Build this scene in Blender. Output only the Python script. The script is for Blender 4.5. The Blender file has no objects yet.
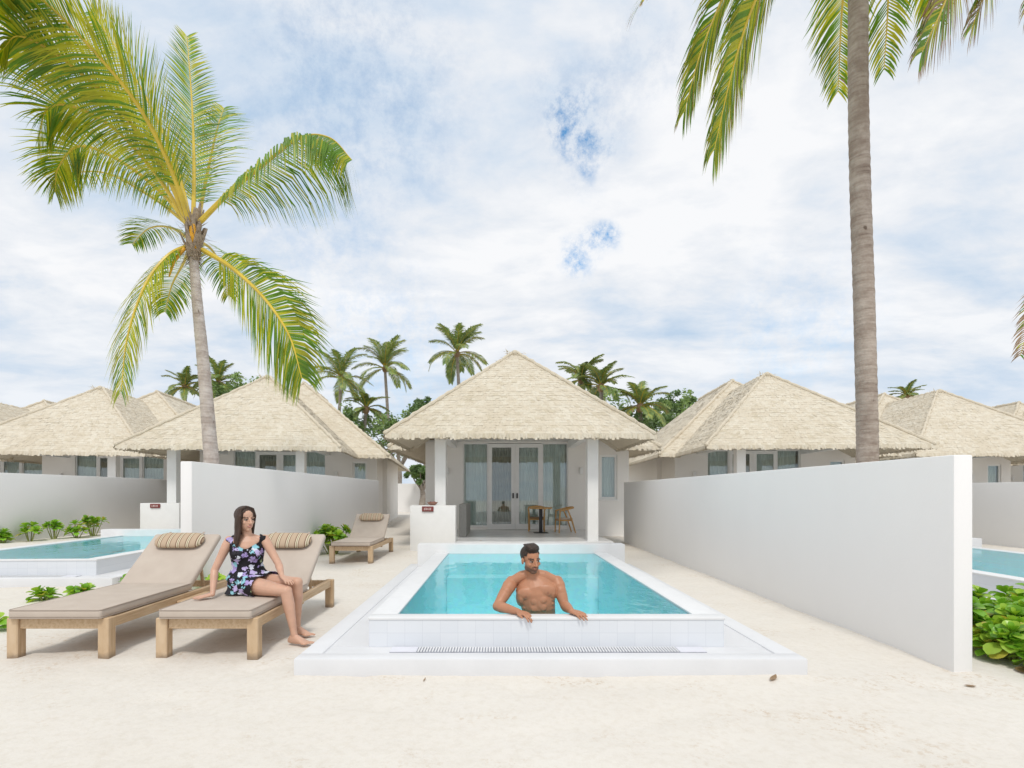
import bpy, bmesh, math, random
from mathutils import Vector, Matrix
R = math.radians
rnd = random.Random(7)
sc = bpy.context.scene
COL = sc.collection
F, VX, HY, CZ = 500.0, 498.0, 493.0, 1.4     # focal length in pixels, vanishing point, eye height


def P(px, py, Y):
    """where a pixel of the photograph lies at the distance Y"""
    return Vector(((px - VX) * Y / F, Y, CZ - (py - HY) * Y / F))


# ------------------------------------------------------------------ objects
def tag(o, label=None, cat=None, group=None, kind=None):
    if label: o['label'] = label
    if cat: o['category'] = cat
    if group: o['group'] = group
    if kind: o['kind'] = kind
    return o


def empty(name, loc=(0, 0, 0), rz=0.0, **kw):
    o = bpy.data.objects.new(name, None)
    o.empty_display_size = .2
    COL.objects.link(o)
    o.location = loc
    o.rotation_euler = (0, 0, rz)
    tag(o, **kw)
    return o


def copy_tree(o, parent=None):
    c = o.copy()
    COL.objects.link(c)
    c.parent = parent
    for ch in list(o.children):
        copy_tree(ch, c)
    return c


class MB:
    """collects shapes, then links them as ONE mesh object"""
    def __init__(self):
        self.v, self.f, self.m = [], [], []

    def add(self, verts, faces, mi=0, M=None):
        b = len(self.v)
        if M is None:
            self.v += [Vector(v) for v in verts]
        else:
            self.v += [M @ Vector(v) for v in verts]
        for f in faces:
            self.f.append([b + i for i in f])
            self.m.append(mi)

    def box(self, x0, x1, y0, y1, z0, z1, mi=0, M=None):
        vs = [(x0, y0, z0), (x1, y0, z0), (x1, y1, z0), (x0, y1, z0), (x0, y0, z1), (x1, y0, z1), (x1, y1, z1), (x0, y1, z1)]
        self.add(vs, [(0, 3, 2, 1), (4, 5, 6, 7), (0, 1, 5, 4), (1, 2, 6, 5), (2, 3, 7, 6), (3, 0, 4, 7)], mi, M)

    def rbox(self, x0, x1, y0, y1, z0, z1, r=.01, seg=2, mi=0, M=None):
        bm = bmesh.new()
        bmesh.ops.create_cube(bm, size=1)
        for v in bm.verts:
            v.co = Vector(((x0 + x1) / 2 + v.co.x * (x1 - x0), (y0 + y1) / 2 + v.co.y * (y1 - y0), (z0 + z1) / 2 + v.co.z * (z1 - z0)))
        bmesh.ops.bevel(bm, geom=list(bm.edges), offset=r, segments=seg, affect='EDGES', profile=.5)
        bm.verts.index_update()
        self.add([v.co.copy() for v in bm.verts], [[v.index for v in f.verts] for f in bm.faces], mi, M)
        bm.free()

    def loft(self, secs, n=16, mi=0, cap=True, M=None):
        """secs: (centre, a, b) with half-axis vectors a and b"""
        vs = []
        for c, a, b in secs:
            for k in range(n):
                t = 2 * math.pi * k / n
                vs.append(Vector(c) + Vector(a) * math.cos(t) + Vector(b) * math.sin(t))
        fs = []
        for i in range(len(secs) - 1):
            for k in range(n):
                k2 = (k + 1) % n
                fs.append((i * n + k, i * n + k2, (i + 1) * n + k2, (i + 1) * n + k))
        if cap:
            fs.append(tuple(reversed(range(n))))
            fs.append(tuple((len(secs) - 1) * n + k for k in range(n)))
        self.add(vs, fs, mi, M)

    def limb(self, pts, rad, n=14, mi=0, round_ends=True, M=None):
        pts = [Vector(p) for p in pts]
        tans = []
        for i in range(len(pts)):
            a = pts[max(i - 1, 0)]
            b = pts[min(i + 1, len(pts) - 1)]
            tans.append((b - a).normalized())
        ref = Vector((0, 0, 1)) if abs(tans[0].z) < .9 else Vector((1, 0, 0))
        secs = []
        a = tans[0].cross(ref).normalized()
        for i, p in enumerate(pts):
            a = (a - tans[i] * a.dot(tans[i])).normalized()
            b = tans[i].cross(a)
            r = rad[i]
            if i == 0 and round_ends:
                for q in (1.0, .86, .5):
                    s = math.sqrt(max(0, 1 - q * q)) + .05
                    secs.append((p - tans[i] * r * q, a * r * s, b * r * s))
            secs.append((p, a * r, b * r))
            if i == len(pts) - 1 and round_ends:
                for q in (.5, .86, 1.0):
                    s = math.sqrt(max(0, 1 - q * q)) + .05
                    secs.append((p + tans[i] * r * q, a * r * s, b * r * s))
        self.loft(secs, n, mi, True, M)

    def ell(self, c, r, rot=None, n=14, m=9, mi=0, M=None):
        """ellipsoid; rot = a 3x3 matrix"""
        rot = rot or Matrix.Identity(3)
        secs = []
        for i in range(m + 1):
            t = math.pi * (i + .08) / (m + .16)
            s, z = math.sin(t), -math.cos(t)
            secs.append((Vector(c) + rot @ Vector((0, 0, r[2] * z)), rot @ Vector((r[0] * s, 0, 0)), rot @ Vector((0, r[1] * s, 0))))
        self.loft(secs, n, mi, True, M)

    def lathe(self, prof, c=(0, 0, 0), n=24, mi=0, M=None):
        c = Vector(c)
        self.loft([(c + Vector((0, 0, z)), Vector((r, 0, 0)), Vector((0, r, 0))) for r, z in prof], n, mi, True, M)

    def mesh(self, name, mats, smooth=False):
        me = bpy.data.meshes.new(name)
        me.from_pydata(self.v, [], self.f)
        for m in mats:
            me.materials.append(m)
        me.polygons.foreach_set('material_index', self.m)
        if smooth:
            me.polygons.foreach_set('use_smooth', [True] * len(self.f))
        me.update()
        return me

    def build(self, name, mats, parent=None, smooth=False, loc=(0, 0, 0)):
        if not isinstance(mats, (list, tuple)):
            mats = [mats]
        o = bpy.data.objects.new(name, self.mesh(name, mats, smooth))
        COL.objects.link(o)
        o.parent = parent
        o.location = loc
        return o


def smooth_by_angle(o, ang=35):
    o.data.polygons.foreach_set('use_smooth', [True] * len(o.data.polygons))
    o.data.set_sharp_from_angle(angle=R(ang))


def remeshed(mb, voxel, smooth_it=3, fac=.5):
    me = mb.mesh('tmp', [])
    o = bpy.data.objects.new('tmp', me)
    COL.objects.link(o)
    m = o.modifiers.new('r', 'REMESH'); m.mode = 'VOXEL'; m.voxel_size = voxel; m.use_smooth_shade = True
    if smooth_it:
        s = o.modifiers.new('s', 'SMOOTH'); s.factor = fac; s.iterations = smooth_it
    dg = bpy.context.evaluated_depsgraph_get()
    out = bpy.data.meshes.new_from_object(o.evaluated_get(dg))
    bpy.data.objects.remove(o)
    bpy.data.meshes.remove(me)
    out.materials.clear()
    out.polygons.foreach_set('use_smooth', [True] * len(out.polygons))
    return out


def link_mesh(name, me, mats, parent=None):
    me.name = name
    for m in (mats if isinstance(mats, (list, tuple)) else [mats]):
        me.materials.append(m)
    o = bpy.data.objects.new(name, me)
    COL.objects.link(o)
    o.parent = parent
    return o


# ------------------------------------------------------------------ materials
class NT:
    def __init__(self, name):
        self.mat = bpy.data.materials.new(name)
        self.mat.use_nodes = True
        self.t = self.mat.node_tree
        self.b = self.t.nodes['Principled BSDF']
        self.out = self.t.nodes['Material Output']
        self._co = None

    def n(self, typ, **kw):
        nd = self.t.nodes.new(typ)
        for k, v in kw.items():
            setattr(nd, k, v)
        return nd

    def l(self, a, b):
        self.t.links.new(a, b)

    def co(self):
        if self._co is None:
            self._co = self.n('ShaderNodeTexCoord')
        return self._co.outputs['Object']

    def mapping(self, scale, rot=(0, 0, 0), src=None):
        m = self.n('ShaderNodeMapping')
        m.inputs['Scale'].default_value = scale
        m.inputs['Rotation'].default_value = rot
        self.l(src or self.co(), m.inputs['Vector'])
        return m.outputs['Vector']

    def noise(self, scale, detail=4, rough=.55, vec=None):
        nd = self.n('ShaderNodeTexNoise')
        nd.inputs['Scale'].default_value = scale
        nd.inputs['Detail'].default_value = detail
        nd.inputs['Roughness'].default_value = rough
        self.l(vec or self.co(), nd.inputs['Vector'])
        return nd.outputs['Fac']

    def ramp(self, fac, stops, interp='LINEAR'):
        r = self.n('ShaderNodeValToRGB')
        cr = r.color_ramp
        cr.interpolation = interp
        while len(cr.elements) < len(stops):
            cr.elements.new(.5)
        for e, (p, c) in zip(cr.elements, stops):
            e.position = p
            e.color = (c[0], c[1], c[2], 1) if hasattr(c, '__len__') else (c, c, c, 1)
        self.l(fac, r.inputs['Fac'])
        return r.outputs['Color']

    def mix(self, fac, a, b, blend='MIX'):
        m = self.n('ShaderNodeMix', data_type='RGBA', blend_type=blend)
        for s, v in ((m.inputs[0], fac), (m.inputs[6], a), (m.inputs[7], b)):
            if isinstance(v, (int, float)):
                s.default_value = v
            elif isinstance(v, (tuple, list)):
                s.default_value = (v[0], v[1], v[2], 1)
            else:
                self.l(v, s)
        return m.outputs[2]

    def math(self, op, a, b=0.0, clamp=False):
        m = self.n('ShaderNodeMath', operation=op, use_clamp=clamp)
        for s, v in ((m.inputs[0], a), (m.inputs[1], b)):
            if isinstance(v, (int, float)):
                s.default_value = v
            else:
                self.l(v, s)
        return m.outputs[0]

    def bump(self, h, strength=.3, dist=.01):
        b = self.n('ShaderNodeBump')
        b.inputs['Strength'].default_value = strength
        b.inputs['Distance'].default_value = dist
        self.l(h, b.inputs['Height'])
        self.l(b.outputs['Normal'], self.b.inputs['Normal'])
        return b.outputs['Normal']

    def set(self, color=None, rough=None, spec=None, metal=None):
        if color is not None:
            if isinstance(color, (tuple, list)):
                self.b.inputs['Base Color'].default_value = (color[0], color[1], color[2], 1)
            else:
                self.l(color, self.b.inputs['Base Color'])
        if rough is not None: self.b.inputs['Roughness'].default_value = rough
        if spec is not None: self.b.inputs['Specular IOR Level'].default_value = spec
        if metal is not None: self.b.inputs['Metallic'].default_value = metal
        return self.mat


def plain(name, c, rough=.6, var=.08, scale=8, bump=0.0, bscale=60, spec=.4, metal=0):
    m = NT(name)
    lo = tuple(x * (1 - var) for x in c); hi = tuple(min(1, x * (1 + var)) for x in c)
    col = m.ramp(m.noise(scale), [(.3, lo), (.7, hi)])
    if bump:
        m.bump(m.noise(bscale, 3), bump, .006)
    return m.set(col, rough, spec, metal)


MAT = {}


def mats():
    # coral sand
    m = NT('sand')
    a = m.ramp(m.noise(.55, 5), [(.3, (.695, .65, .585)), (.7, (.73, .69, .63))])
    b = m.ramp(m.noise(16, 6, .75), [(.30, (.93, .915, .89)), (.54, (1, 1, 1))])
    c = m.mix(1.0, a, b, 'MULTIPLY')
    # scattered shell and leaf crumbs that lie in drifts
    drift = m.ramp(m.noise(1.5, 4, .6), [(.53, 0), (.66, 1)])
    crumb = m.ramp(m.noise(23, 5, .75), [(.515, 0), (.60, 1)])
    c = m.mix(m.math('MULTIPLY', m.math('MULTIPLY', drift, crumb), .62), c, (.52, .40, .28))
    sp = m.ramp(m.noise(62, 2), [(.19, (.45, .36, .27)), (.235, (1, 1, 1))])
    c = m.mix(.6, c, m.mix(1.0, c, sp, 'MULTIPLY'))
    h = m.math('ADD', m.math('MULTIPLY', m.noise(3.2, 5, .6), 1.3), m.math('MULTIPLY', m.noise(28, 4, .65), .40))
    m.bump(h, .42, .02)
    MAT['sand'] = m.set(c, .95, .1)

    # white render
    def render(name, c, dirt=.5):
        m = NT(name)
        co = m.n('ShaderNodeTexCoord').outputs['Object']
        st = m.noise(1.0, 5, .6, m.mapping((1.6, 1.6, .35)))
        col = m.ramp(st, [(.25, tuple(x * .965 for x in c)), (.7, c)])
        col = m.mix(dirt, col, m.ramp(m.noise(.7, 6, .65), [(.3, tuple(x * .96 for x in c)), (.6, c)]))
        m.bump(m.noise(45, 4, .6), .12, .006)
        return m.set(col, .85, .2)
    MAT['render'] = render('white_render', (.84, .83, .82))
    MAT['villa_wall'] = render('villa_render', (.82, .80, .77))
    MAT['paint'] = plain('white_paint', (.80, .80, .79), .45, .02, 5)
    MAT['ceiling'] = plain('ceiling_paint', (.76, .75, .73), .8, .02, 3)

    # thatch in three tints
    for k, c in enumerate([(.70, .63, .51), (.735, .675, .56), (.65, .58, .455)]):
        m = NT('thatch_%s' % ('straw', 'pale', 'weathered')[k])
        nz = m.noise(1.0, 4, .65, m.mapping((26, 26, 7)))
        col = m.ramp(nz, [(.28, tuple(x * .84 for x in c)), (.62, c)])
        big = m.ramp(m.noise(.8, 4), [(.3, (.92, .90, .87)), (.7, (1, 1, 1))])
        col = m.mix(1.0, col, big, 'MULTIPLY')
        m.bump(nz, .6, .03)
        MAT['thatch%d' % k] = m.set(col, .95, .1)

    # palm and leaf colours, two-sided and translucent
    def leaf(name, c, tr=.35, var=.25, rough=.42):
        m = NT(name)
        col = m.ramp(m.noise(2.2, 3), [(.3, tuple(x * (1 - var) for x in c)), (.7, tuple(x * (1 + var) for x in c))])
        m.set(col, rough, .45)
        t = m.n('ShaderNodeBsdfTranslucent')
        m.l(m.mix(1.0, col, (1.35, 1.25, .6), 'MULTIPLY'), t.inputs['Color'])
        ms = m.n('ShaderNodeMixShader')
        ms.inputs[0].default_value = tr
        m.l(m.b.outputs[0], ms.inputs[1]); m.l(t.outputs[0], ms.inputs[2]); m.l(ms.outputs[0], m.out.inputs['Surface'])
        return m.mat
    MAT['leaf_green'] = leaf('palm_leaf_green', (.13, .265, .014))
    MAT['leaf_yellow'] = leaf('palm_leaf_yellow_green', (.42, .43, .018))
    MAT['leaf_deep'] = leaf('palm_leaf_deep', (.075, .155, .028))
    MAT['leaf_brown'] = leaf('palm_leaf_brown', (.30, .19, .10), .15)
    MAT['leaf_gold'] = leaf('palm_leaf_gold', (.52, .40, .05), .25)
    MAT['far_leaf'] = leaf('far_palm_leaf', (.165, .245, .085), .25, .35)
    MAT['far_leaf_light'] = leaf('far_palm_leaf_light', (.28, .34, .09), .25, .3)
    MAT['tree_leaf'] = leaf('tree_leaf', (.15, .24, .095), .25, .4)
    MAT['tree_leaf_light'] = leaf('tree_leaf_light', (.23, .34, .12), .25, .4)
    MAT['shrub'] = leaf('shrub_leaf', (.21, .44, .04), .30, .25, .3)
    MAT['shrub_light'] = leaf('shrub_leaf_light', (.40, .60, .07), .30, .2, .3)
    MAT['shrub_yellow'] = leaf('shrub_leaf_yellow', (.55, .50, .09), .30, .2, .35)
    MAT['stem'] = plain('green_stem', (.30, .33, .10), .6, .2)
    MAT['rachis'] = plain('palm_rachis', (.62, .45, .055), .4, .15, 3)
    MAT['spathe'] = plain('orange_sheath', (.72, .36, .02), .45, .2, 6)
    MAT['fibre'] = plain('palm_fibre', (.33, .26, .19), .95, .35, 20, .5, 40)

    def bark(name, c1, c2, c3):
        m = NT(name)
        z = m.noise(1.0, 5, .65, m.mapping((3, 3, 26)))
        col = m.ramp(z, [(.25, c3), (.42, c1), (.7, c2)])
        lich = m.ramp(m.noise(5, 5, .7), [(.38, (.72, .68, .66)), (.6, (1, 1, 1))])
        col = m.mix(1.0, col, lich, 'MULTIPLY')
        pit = m.ramp(m.noise(1, 2, .5, m.mapping((9, 9, 5))), [(.24, (.28, .23, .20)), (.30, (1, 1, 1))])
        col = m.mix(.8, col, m.mix(1.0, col, pit, 'MULTIPLY'))
        m.bump(m.math('ADD', z, m.math('MULTIPLY', m.noise(30, 4), .5)), .7, .02)
        return m.set(col, .95, .1)
    MAT['bark_pale'] = bark('palm_bark_pale', (.53, .47, .43), (.66, .60, .555), (.36, .30, .26))
    MAT['bark_brown'] = bark('palm_bark_brown', (.40, .335, .285), (.52, .455, .395), (.25, .20, .165))
    MAT['bark_far'] = bark('far_bark', (.33, .29, .25), (.42, .38, .33), (.22, .18, .15))

    # timber
    m = NT('teak')
    g = m.noise(1.0, 5, .6, m.mapping((38, 3.0, 38)))
    col = m.ramp(g, [(.25, (.40, .265, .15)), (.5, (.55, .395, .245)), (.75, (.64, .49, .335))])
    m.bump(g, .2, .004)
    MAT['teak'] = m.set(col, .6, .3)
    m = NT('teak_side')
    g = m.noise(1.0, 5, .6, m.mapping((7, 40, 3.0)))
    col = m.ramp(g, [(.25, (.40, .265, .15)), (.5, (.55, .395, .245)), (.75, (.64, .49, .335))])
    sx = m.n('ShaderNodeSeparateXYZ'); m.l(m.co(), sx.inputs[0])
    damp = m.ramp(m.math('ADD', sx.outputs[2], m.math('MULTIPLY', m.noise(22, 4), .06)), [(.045, 1), (.085, 0)])
    col = m.mix(m.math('MULTIPLY', damp, .7), col, (.20, .15, .11))     # weathered feet
    m.bump(g, .2, .004)
    MAT['teak_leg'] = m.set(col, .6, .3)
    MAT['honey_wood'] = plain('honey_wood', (.52, .29, .10), .5, .2, 12)
    MAT['cane'] = plain('woven_cane', (.26, .17, .095), .8, .3, 40, .5, 90)

    # canvas
    m = NT('taupe_canvas')
    w = m.n('ShaderNodeTexNoise'); w.inputs['Scale'].default_value = 240; m.l(m.co(), w.inputs['Vector'])
    col = m.ramp(m.noise(5, 4), [(.3, (.50, .425, .36)), (.7, (.545, .47, .40))])
    h = m.math('ADD', m.math('MULTIPLY', w.outputs['Fac'], .15), m.math('MULTIPLY', m.noise(6, 3), 1.5))
    m.bump(h, .35, .012)
    MAT['canvas'] = m.set(col, .92, .15)
    MAT['piping'] = plain('cushion_piping', (.42, .35, .295), .9, .05)
    m = NT('striped_canvas')
    sx = m.n('ShaderNodeSeparateXYZ'); m.l(m.co(), sx.inputs[0])
    u = m.math('FRACT', m.math('MULTIPLY', m.math('ADD', sx.outputs[0], 2.0), 9.2))
    col = m.ramp(u, [(0, (.50, .38, .27)), (.42, (.50, .38, .27)), (.44, (.22, .13, .085)), (.52, (.22, .13, .085)), (.54, (.66, .57, .43)),
                     (.62, (.66, .57, .43)), (.64, (.30, .26, .15)), (.70, (.30, .26, .15)), (.72, (.66, .57, .43)), (.80, (.66, .57, .43)),
                     (.82, (.22, .13, .085)), (.88, (.22, .13, .085)), (.90, (.50, .38, .27))], 'CONSTANT')
    m.bump(m.noise(200, 2), .15, .004)
    MAT['stripe'] = m.set(col, .9, .15)

    # pool
    m = NT('pool_white_tile')
    br = m.n('ShaderNodeTexBrick')
    br.offset = 0.0
    br.inputs['Scale'].default_value = 1
    br.inputs['Color1'].default_value = (.72, .74, .77, 1); br.inputs['Color2'].default_value = (.69, .715, .75, 1)
    br.inputs['Mortar'].default_value = (.60, .62, .66, 1)
    br.inputs['Mortar Size'].default_value = .0015
    br.inputs['Brick Width'].default_value = .148; br.inputs['Row Height'].default_value = .115
    m.l(m.mapping((1, 1, 1), (R(90), 0, 0)), br.inputs['Vector'])
    nrm = m.n('ShaderNodeNewGeometry')
    MAT['white_tile'] = m.set(br.outputs['Color'], .28, .5)
    MAT['coping'] = plain('white_coping', (.73, .73, .73), .5, .035, 4, .12, 30)
    MAT['deck_white'] = plain('white_deck', (.70, .70, .71), .55, .03, 3, .15, 22)
    MAT['gutter'] = plain('gutter_dark', (.30, .31, .36), .6, .2, 12)
    MAT['gutter_pale'] = plain('gutter_pale', (.70, .70, .75), .5, .04, 6)
    m = NT('pool_mosaic')
    tc = m.mapping((1, 1, 1))
    vo = m.n('ShaderNodeTexVoronoi'); vo.inputs['Scale'].default_value = 18; m.l(tc, vo.inputs['Vector'])
    col = m.mix(.06, (.46, .89, .94), vo.outputs['Color'])
    # ripples of light are lens work of the surface; only the tile colour lives here
    MAT['mosaic'] = m.set(col, .5, .3)
    m = NT('pool_water')
    nz = m.noise(1.0, 3, .5, m.mapping((2.4, 1.2, 1)))
    nz2 = m.noise(1.0, 2, .5, m.mapping((9, 5, 1)))
    bp = m.n('ShaderNodeBump'); bp.inputs['Strength'].default_value = .24; bp.inputs['Distance'].default_value = .05
    m.l(m.math('ADD', nz, m.math('MULTIPLY', nz2, .25)), bp.inputs['Height'])
    gl = m.n('ShaderNodeBsdfGlossy'); gl.inputs['Roughness'].default_value = .03
    m.l(bp.outputs[0], gl.inputs['Normal'])
    tr = m.n('ShaderNodeBsdfTransparent'); tr.inputs['Color'].default_value = (.89, .98, .988, 1)
    fr = m.n('ShaderNodeFresnel'); fr.inputs['IOR'].default_value = 1.33; m.l(bp.outputs[0], fr.inputs['Normal'])
    ms = m.n('ShaderNodeMixShader')
    m.l(fr.outputs[0], ms.inputs[0]); m.l(tr.outputs[0], ms.inputs[1]); m.l(gl.outputs[0], ms.inputs[2])
    m.l(ms.outputs[0], m.out.inputs['Surface'])
    m.t.nodes.remove(m.b)
    MAT['water'] = m.mat

    # glass
    m = NT('window_glass')
    gl = m.n('ShaderNodeBsdfGlossy'); gl.inputs['Roughness'].default_value = .01
    tr = m.n('ShaderNodeBsdfTransparent'); tr.inputs['Color'].default_value = (.86, .91, .90, 1)
    ms = m.n('ShaderNodeMixShader'); ms.inputs[0].default_value = .13
    m.l(tr.outputs[0], ms.inputs[1]); m.l(gl.outputs[0], ms.inputs[2]); m.l(ms.outputs[0], m.out.inputs['Surface'])
    m.t.nodes.remove(m.b)
    MAT['glass'] = m.mat
    MAT['curtain'] = plain('grey_curtain', (.80, .82, .80), .9, .05, 3)
    MAT['curtain_reflect'] = plain('reflection_brown_curtain', (.42, .39, .33), .9, .1, 3)  # dark reflection in one door leaf's glass, painted into the curtain colour
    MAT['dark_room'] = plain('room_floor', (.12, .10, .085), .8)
    MAT['black'] = plain('black_metal', (.022, .022, .024), .45, .2)
    MAT['stone'] = plain('dark_speckled_stone', (.30, .295, .28), .5, .5, 55)
    m = NT('grey_marble')
    col = m.ramp(m.noise(1.0, 7, .7, m.mapping((1.2, 3.0, 2))), [(.3, (.55, .55, .56)), (.5, (.70, .70, .70)), (.7, (.76, .76, .75))])
    MAT['marble'] = m.set(col, .25, .5)
    MAT['maroon'] = plain('maroon_plate', (.20, .045, .04), .5, .1)
    MAT['plate_text'] = plain('plate_lettering', (.72, .58, .56), .6, .03)
    MAT['clay'] = plain('clay', (.28, .15, .11), .7, .2)

    # people
    def skin(name, c, rough=.42):
        m = NT(name)
        at = m.n('ShaderNodeAttribute'); at.attribute_name = 'tint'
        v = m.ramp(m.noise(14, 4), [(.3, tuple(x * .92 for x in c)), (.7, tuple(x * 1.06 for x in c))])
        col = m.mix(at.outputs['Alpha'], v, at.outputs['Color'])
        m.bump(m.noise(180, 2), .08, .002)
        m.b.inputs['Subsurface Weight'].default_value = .08
        m.b.inputs['Subsurface Radius'].default_value = (.02, .008, .005)
        return m.set(col, rough, .4)
    MAT['skin_man'] = skin('tanned_skin', (.455, .215, .122), .44)
    MAT['skin_woman'] = skin('light_tan_skin', (.60, .36, .255))
    def hair(name, c1, c2, sc):
        m = NT(name)
        s = m.noise(1.0, 4, .6, m.mapping(sc))
        m.bump(s, .7, .010)
        return m.set(m.ramp(s, [(.3, c1), (.7, c2)]), .5, .35)
    MAT['hair_brown'] = hair('long_brown_hair', (.028, .015, .010), (.075, .040, .026), (130, 130, 7))
    MAT['hair_dark'] = hair('short_dark_hair', (.018, .012, .009), (.062, .038, .027), (60, 60, 160))
    MAT['trunks'] = plain('dark_swim_fabric', (.03, .032, .038), .7, .2, 20)
    m = NT('floral_fabric')
    wv = m.n('ShaderNodeTexNoise'); wv.inputs['Scale'].default_value = 45; m.l(m.co(), wv.inputs['Vector'])
    vec = m.n('ShaderNodeMix', data_type='VECTOR'); vec.inputs[0].default_value = .06
    m.l(m.co(), vec.inputs[4]); m.l(wv.outputs['Color'], vec.inputs[5])
    vo = m.n('ShaderNodeTexVoronoi'); vo.inputs['Scale'].default_value = 18; vo.inputs['Randomness'].default_value = .9; m.l(vec.outputs[1], vo.inputs['Vector'])
    sel = m.n('ShaderNodeSeparateColor'); m.l(vo.outputs['Color'], sel.inputs[0])
    pet = m.ramp(sel.outputs[0], [(0, (.40, .32, .62)), (.24, (.27, .55, .64)), (.46, (.66, .69, .78)), (.64, (.03, .028, .035)), (.76, (.50, .42, .68)), (.95, (.34, .42, .22))], 'CONSTANT')
    core = m.ramp(vo.outputs['Distance'], [(0, 1), (.46, 1), (.51, 0)])
    big = m.ramp(m.noise(6.0, 2), [(.30, 0), (.34, 1)])
    col = m.mix(m.math('MULTIPLY', core, big), (.014, .013, .016), pet)
    m.bump(m.noise(25, 3), .4, .012)
    MAT['floral'] = m.set(col, .75, .25)


mats()


# ------------------------------------------------------------------ camera, sky, sun
cam = bpy.data.cameras.new('camera')
cam.sensor_width = 36
cam.lens = F / 1024 * 36
cam.shift_x = (512 - VX) / 1024
cam.shift_y = (HY - 384) / 1024
cam.clip_end = 3000
co = bpy.data.objects.new('camera', cam)
COL.objects.link(co)
co.location = (0, 0, CZ)
co.rotation_euler = (R(90), 0, 0)
sc.camera = co

SUN_EL, SUN_AZ = 58.0, 178.0      # the sun stands high behind the viewer (azimuth measured clockwise from +Y)
sd = bpy.data.lights.new('sun', 'SUN')
sd.energy = 1.6
sd.angle = R(11)
sd.color = (1, .96, .90)
so = bpy.data.objects.new('sun', sd)
COL.objects.link(so)
d = Vector((math.sin(R(SUN_AZ)) * math.cos(R(SUN_EL)), math.cos(R(SUN_AZ)) * math.cos(R(SUN_EL)), math.sin(R(SUN_EL))))
so.rotation_euler = d.to_track_quat('Z', 'Y').to_euler()
so.location = d * 60

world = bpy.data.worlds.new('World')
sc.world = world
world.use_nodes = True
wt = world.node_tree


def W(typ, **kw):
    nd = wt.nodes.new(typ)
    for k, v in kw.items():
        setattr(nd, k, v)
    return nd


def wmath(op, a, b=0.0, clamp=False):
    m = W('ShaderNodeMath', operation=op, use_clamp=clamp)
    for s, v in ((m.inputs[0], a), (m.inputs[1], b)):
        if isinstance(v, (int, float)): s.default_value = v
        else: wt.links.new(v, s)
    return m.outputs[0]


def wramp(f, stops):
    r = W('ShaderNodeValToRGB')
    while len(r.color_ramp.elements) < len(stops): r.color_ramp.elements.new(.5)
    for e, (p, c) in zip(r.color_ramp.elements, stops):
        e.position = p
        e.color = (c[0], c[1], c[2], 1) if hasattr(c, '__len__') else (c, c, c, 1)
    wt.links.new(f, r.inputs['Fac'])
    return r.outputs['Color']


def wmix(f, a, b, blend='MIX'):
    m = W('ShaderNodeMix', data_type='RGBA', blend_type=blend)
    for s, v in ((m.inputs[0], f), (m.inputs[6], a), (m.inputs[7], b)):
        if isinstance(v, (int, float)): s.default_value = v
        elif isinstance(v, tuple): s.default_value = (v[0], v[1], v[2], 1)
        else: wt.links.new(v, s)
    return m.outputs[2]


sky = W('ShaderNodeTexSky', sky_type='NISHITA')
sky.sun_disc = False
sky.sun_elevation = R(SUN_EL)
sky.sun_rotation = R(SUN_AZ)
sky.air_density = 1.0
sky.dust_density = .6
tcw = W('ShaderNodeTexCoord')
dirv = tcw.outputs['Generated']
sep = W('ShaderNodeSeparateXYZ'); wt.links.new(dirv, sep.inputs[0])
zz = wmath('ADD', wmath('MAXIMUM', sep.outputs[2], 0.0), .22)
comb = W('ShaderNodeCombineXYZ')
wt.links.new(wmath('DIVIDE', sep.outputs[0], zz), comb.inputs[0])
wt.links.new(wmath('DIVIDE', sep.outputs[1], zz), comb.inputs[1])


def wnoise(scale, detail, rough, vec, dist=0.0):
    n = W('ShaderNodeTexNoise')
    n.inputs['Scale'].default_value = scale; n.inputs['Detail'].default_value = detail
    n.inputs['Roughness'].default_value = rough; n.inputs['Distortion'].default_value = dist
    wt.links.new(vec, n.inputs['Vector'])
    return n.outputs['Fac']


mp = W('ShaderNodeMapping'); mp.inputs['Rotation'].default_value = (0, 0, R(25)); mp.inputs['Scale'].default_value = (1.0, 1.55, 1)
mp.inputs['Location'].default_value = (3.1, 1.7, 0)
wt.links.new(comb.outputs[0], mp.inputs['Vector'])
n1 = wnoise(1.25, 7, .58, mp.outputs[0], .4)
n2 = wnoise(4.6, 6, .6, mp.outputs[0], .3)
shade = wmath('ADD', wmath('MULTIPLY', n1, .72), wmath('MULTIPLY', n2, .28))
S = 10.0                                             # the background runs at strength .1
cloud = wramp(shade, [(.34, (.47, .59, .735)), (.43, (.61, .685, .78)), (.50, (.735, .765, .81)), (.58, (.84, .848, .865))])
low = wramp(sep.outputs[2], [(.0, 1), (.30, 0)])     # paler blue veil towards the horizon
cloud = wmix(wmath('MULTIPLY', low, .50), cloud, (.595, .69, .80))
hi = W('ShaderNodeVectorMath', operation='SCALE'); hi.inputs['Scale'].default_value = S
wt.links.new(cloud, hi.inputs[0])
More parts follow.
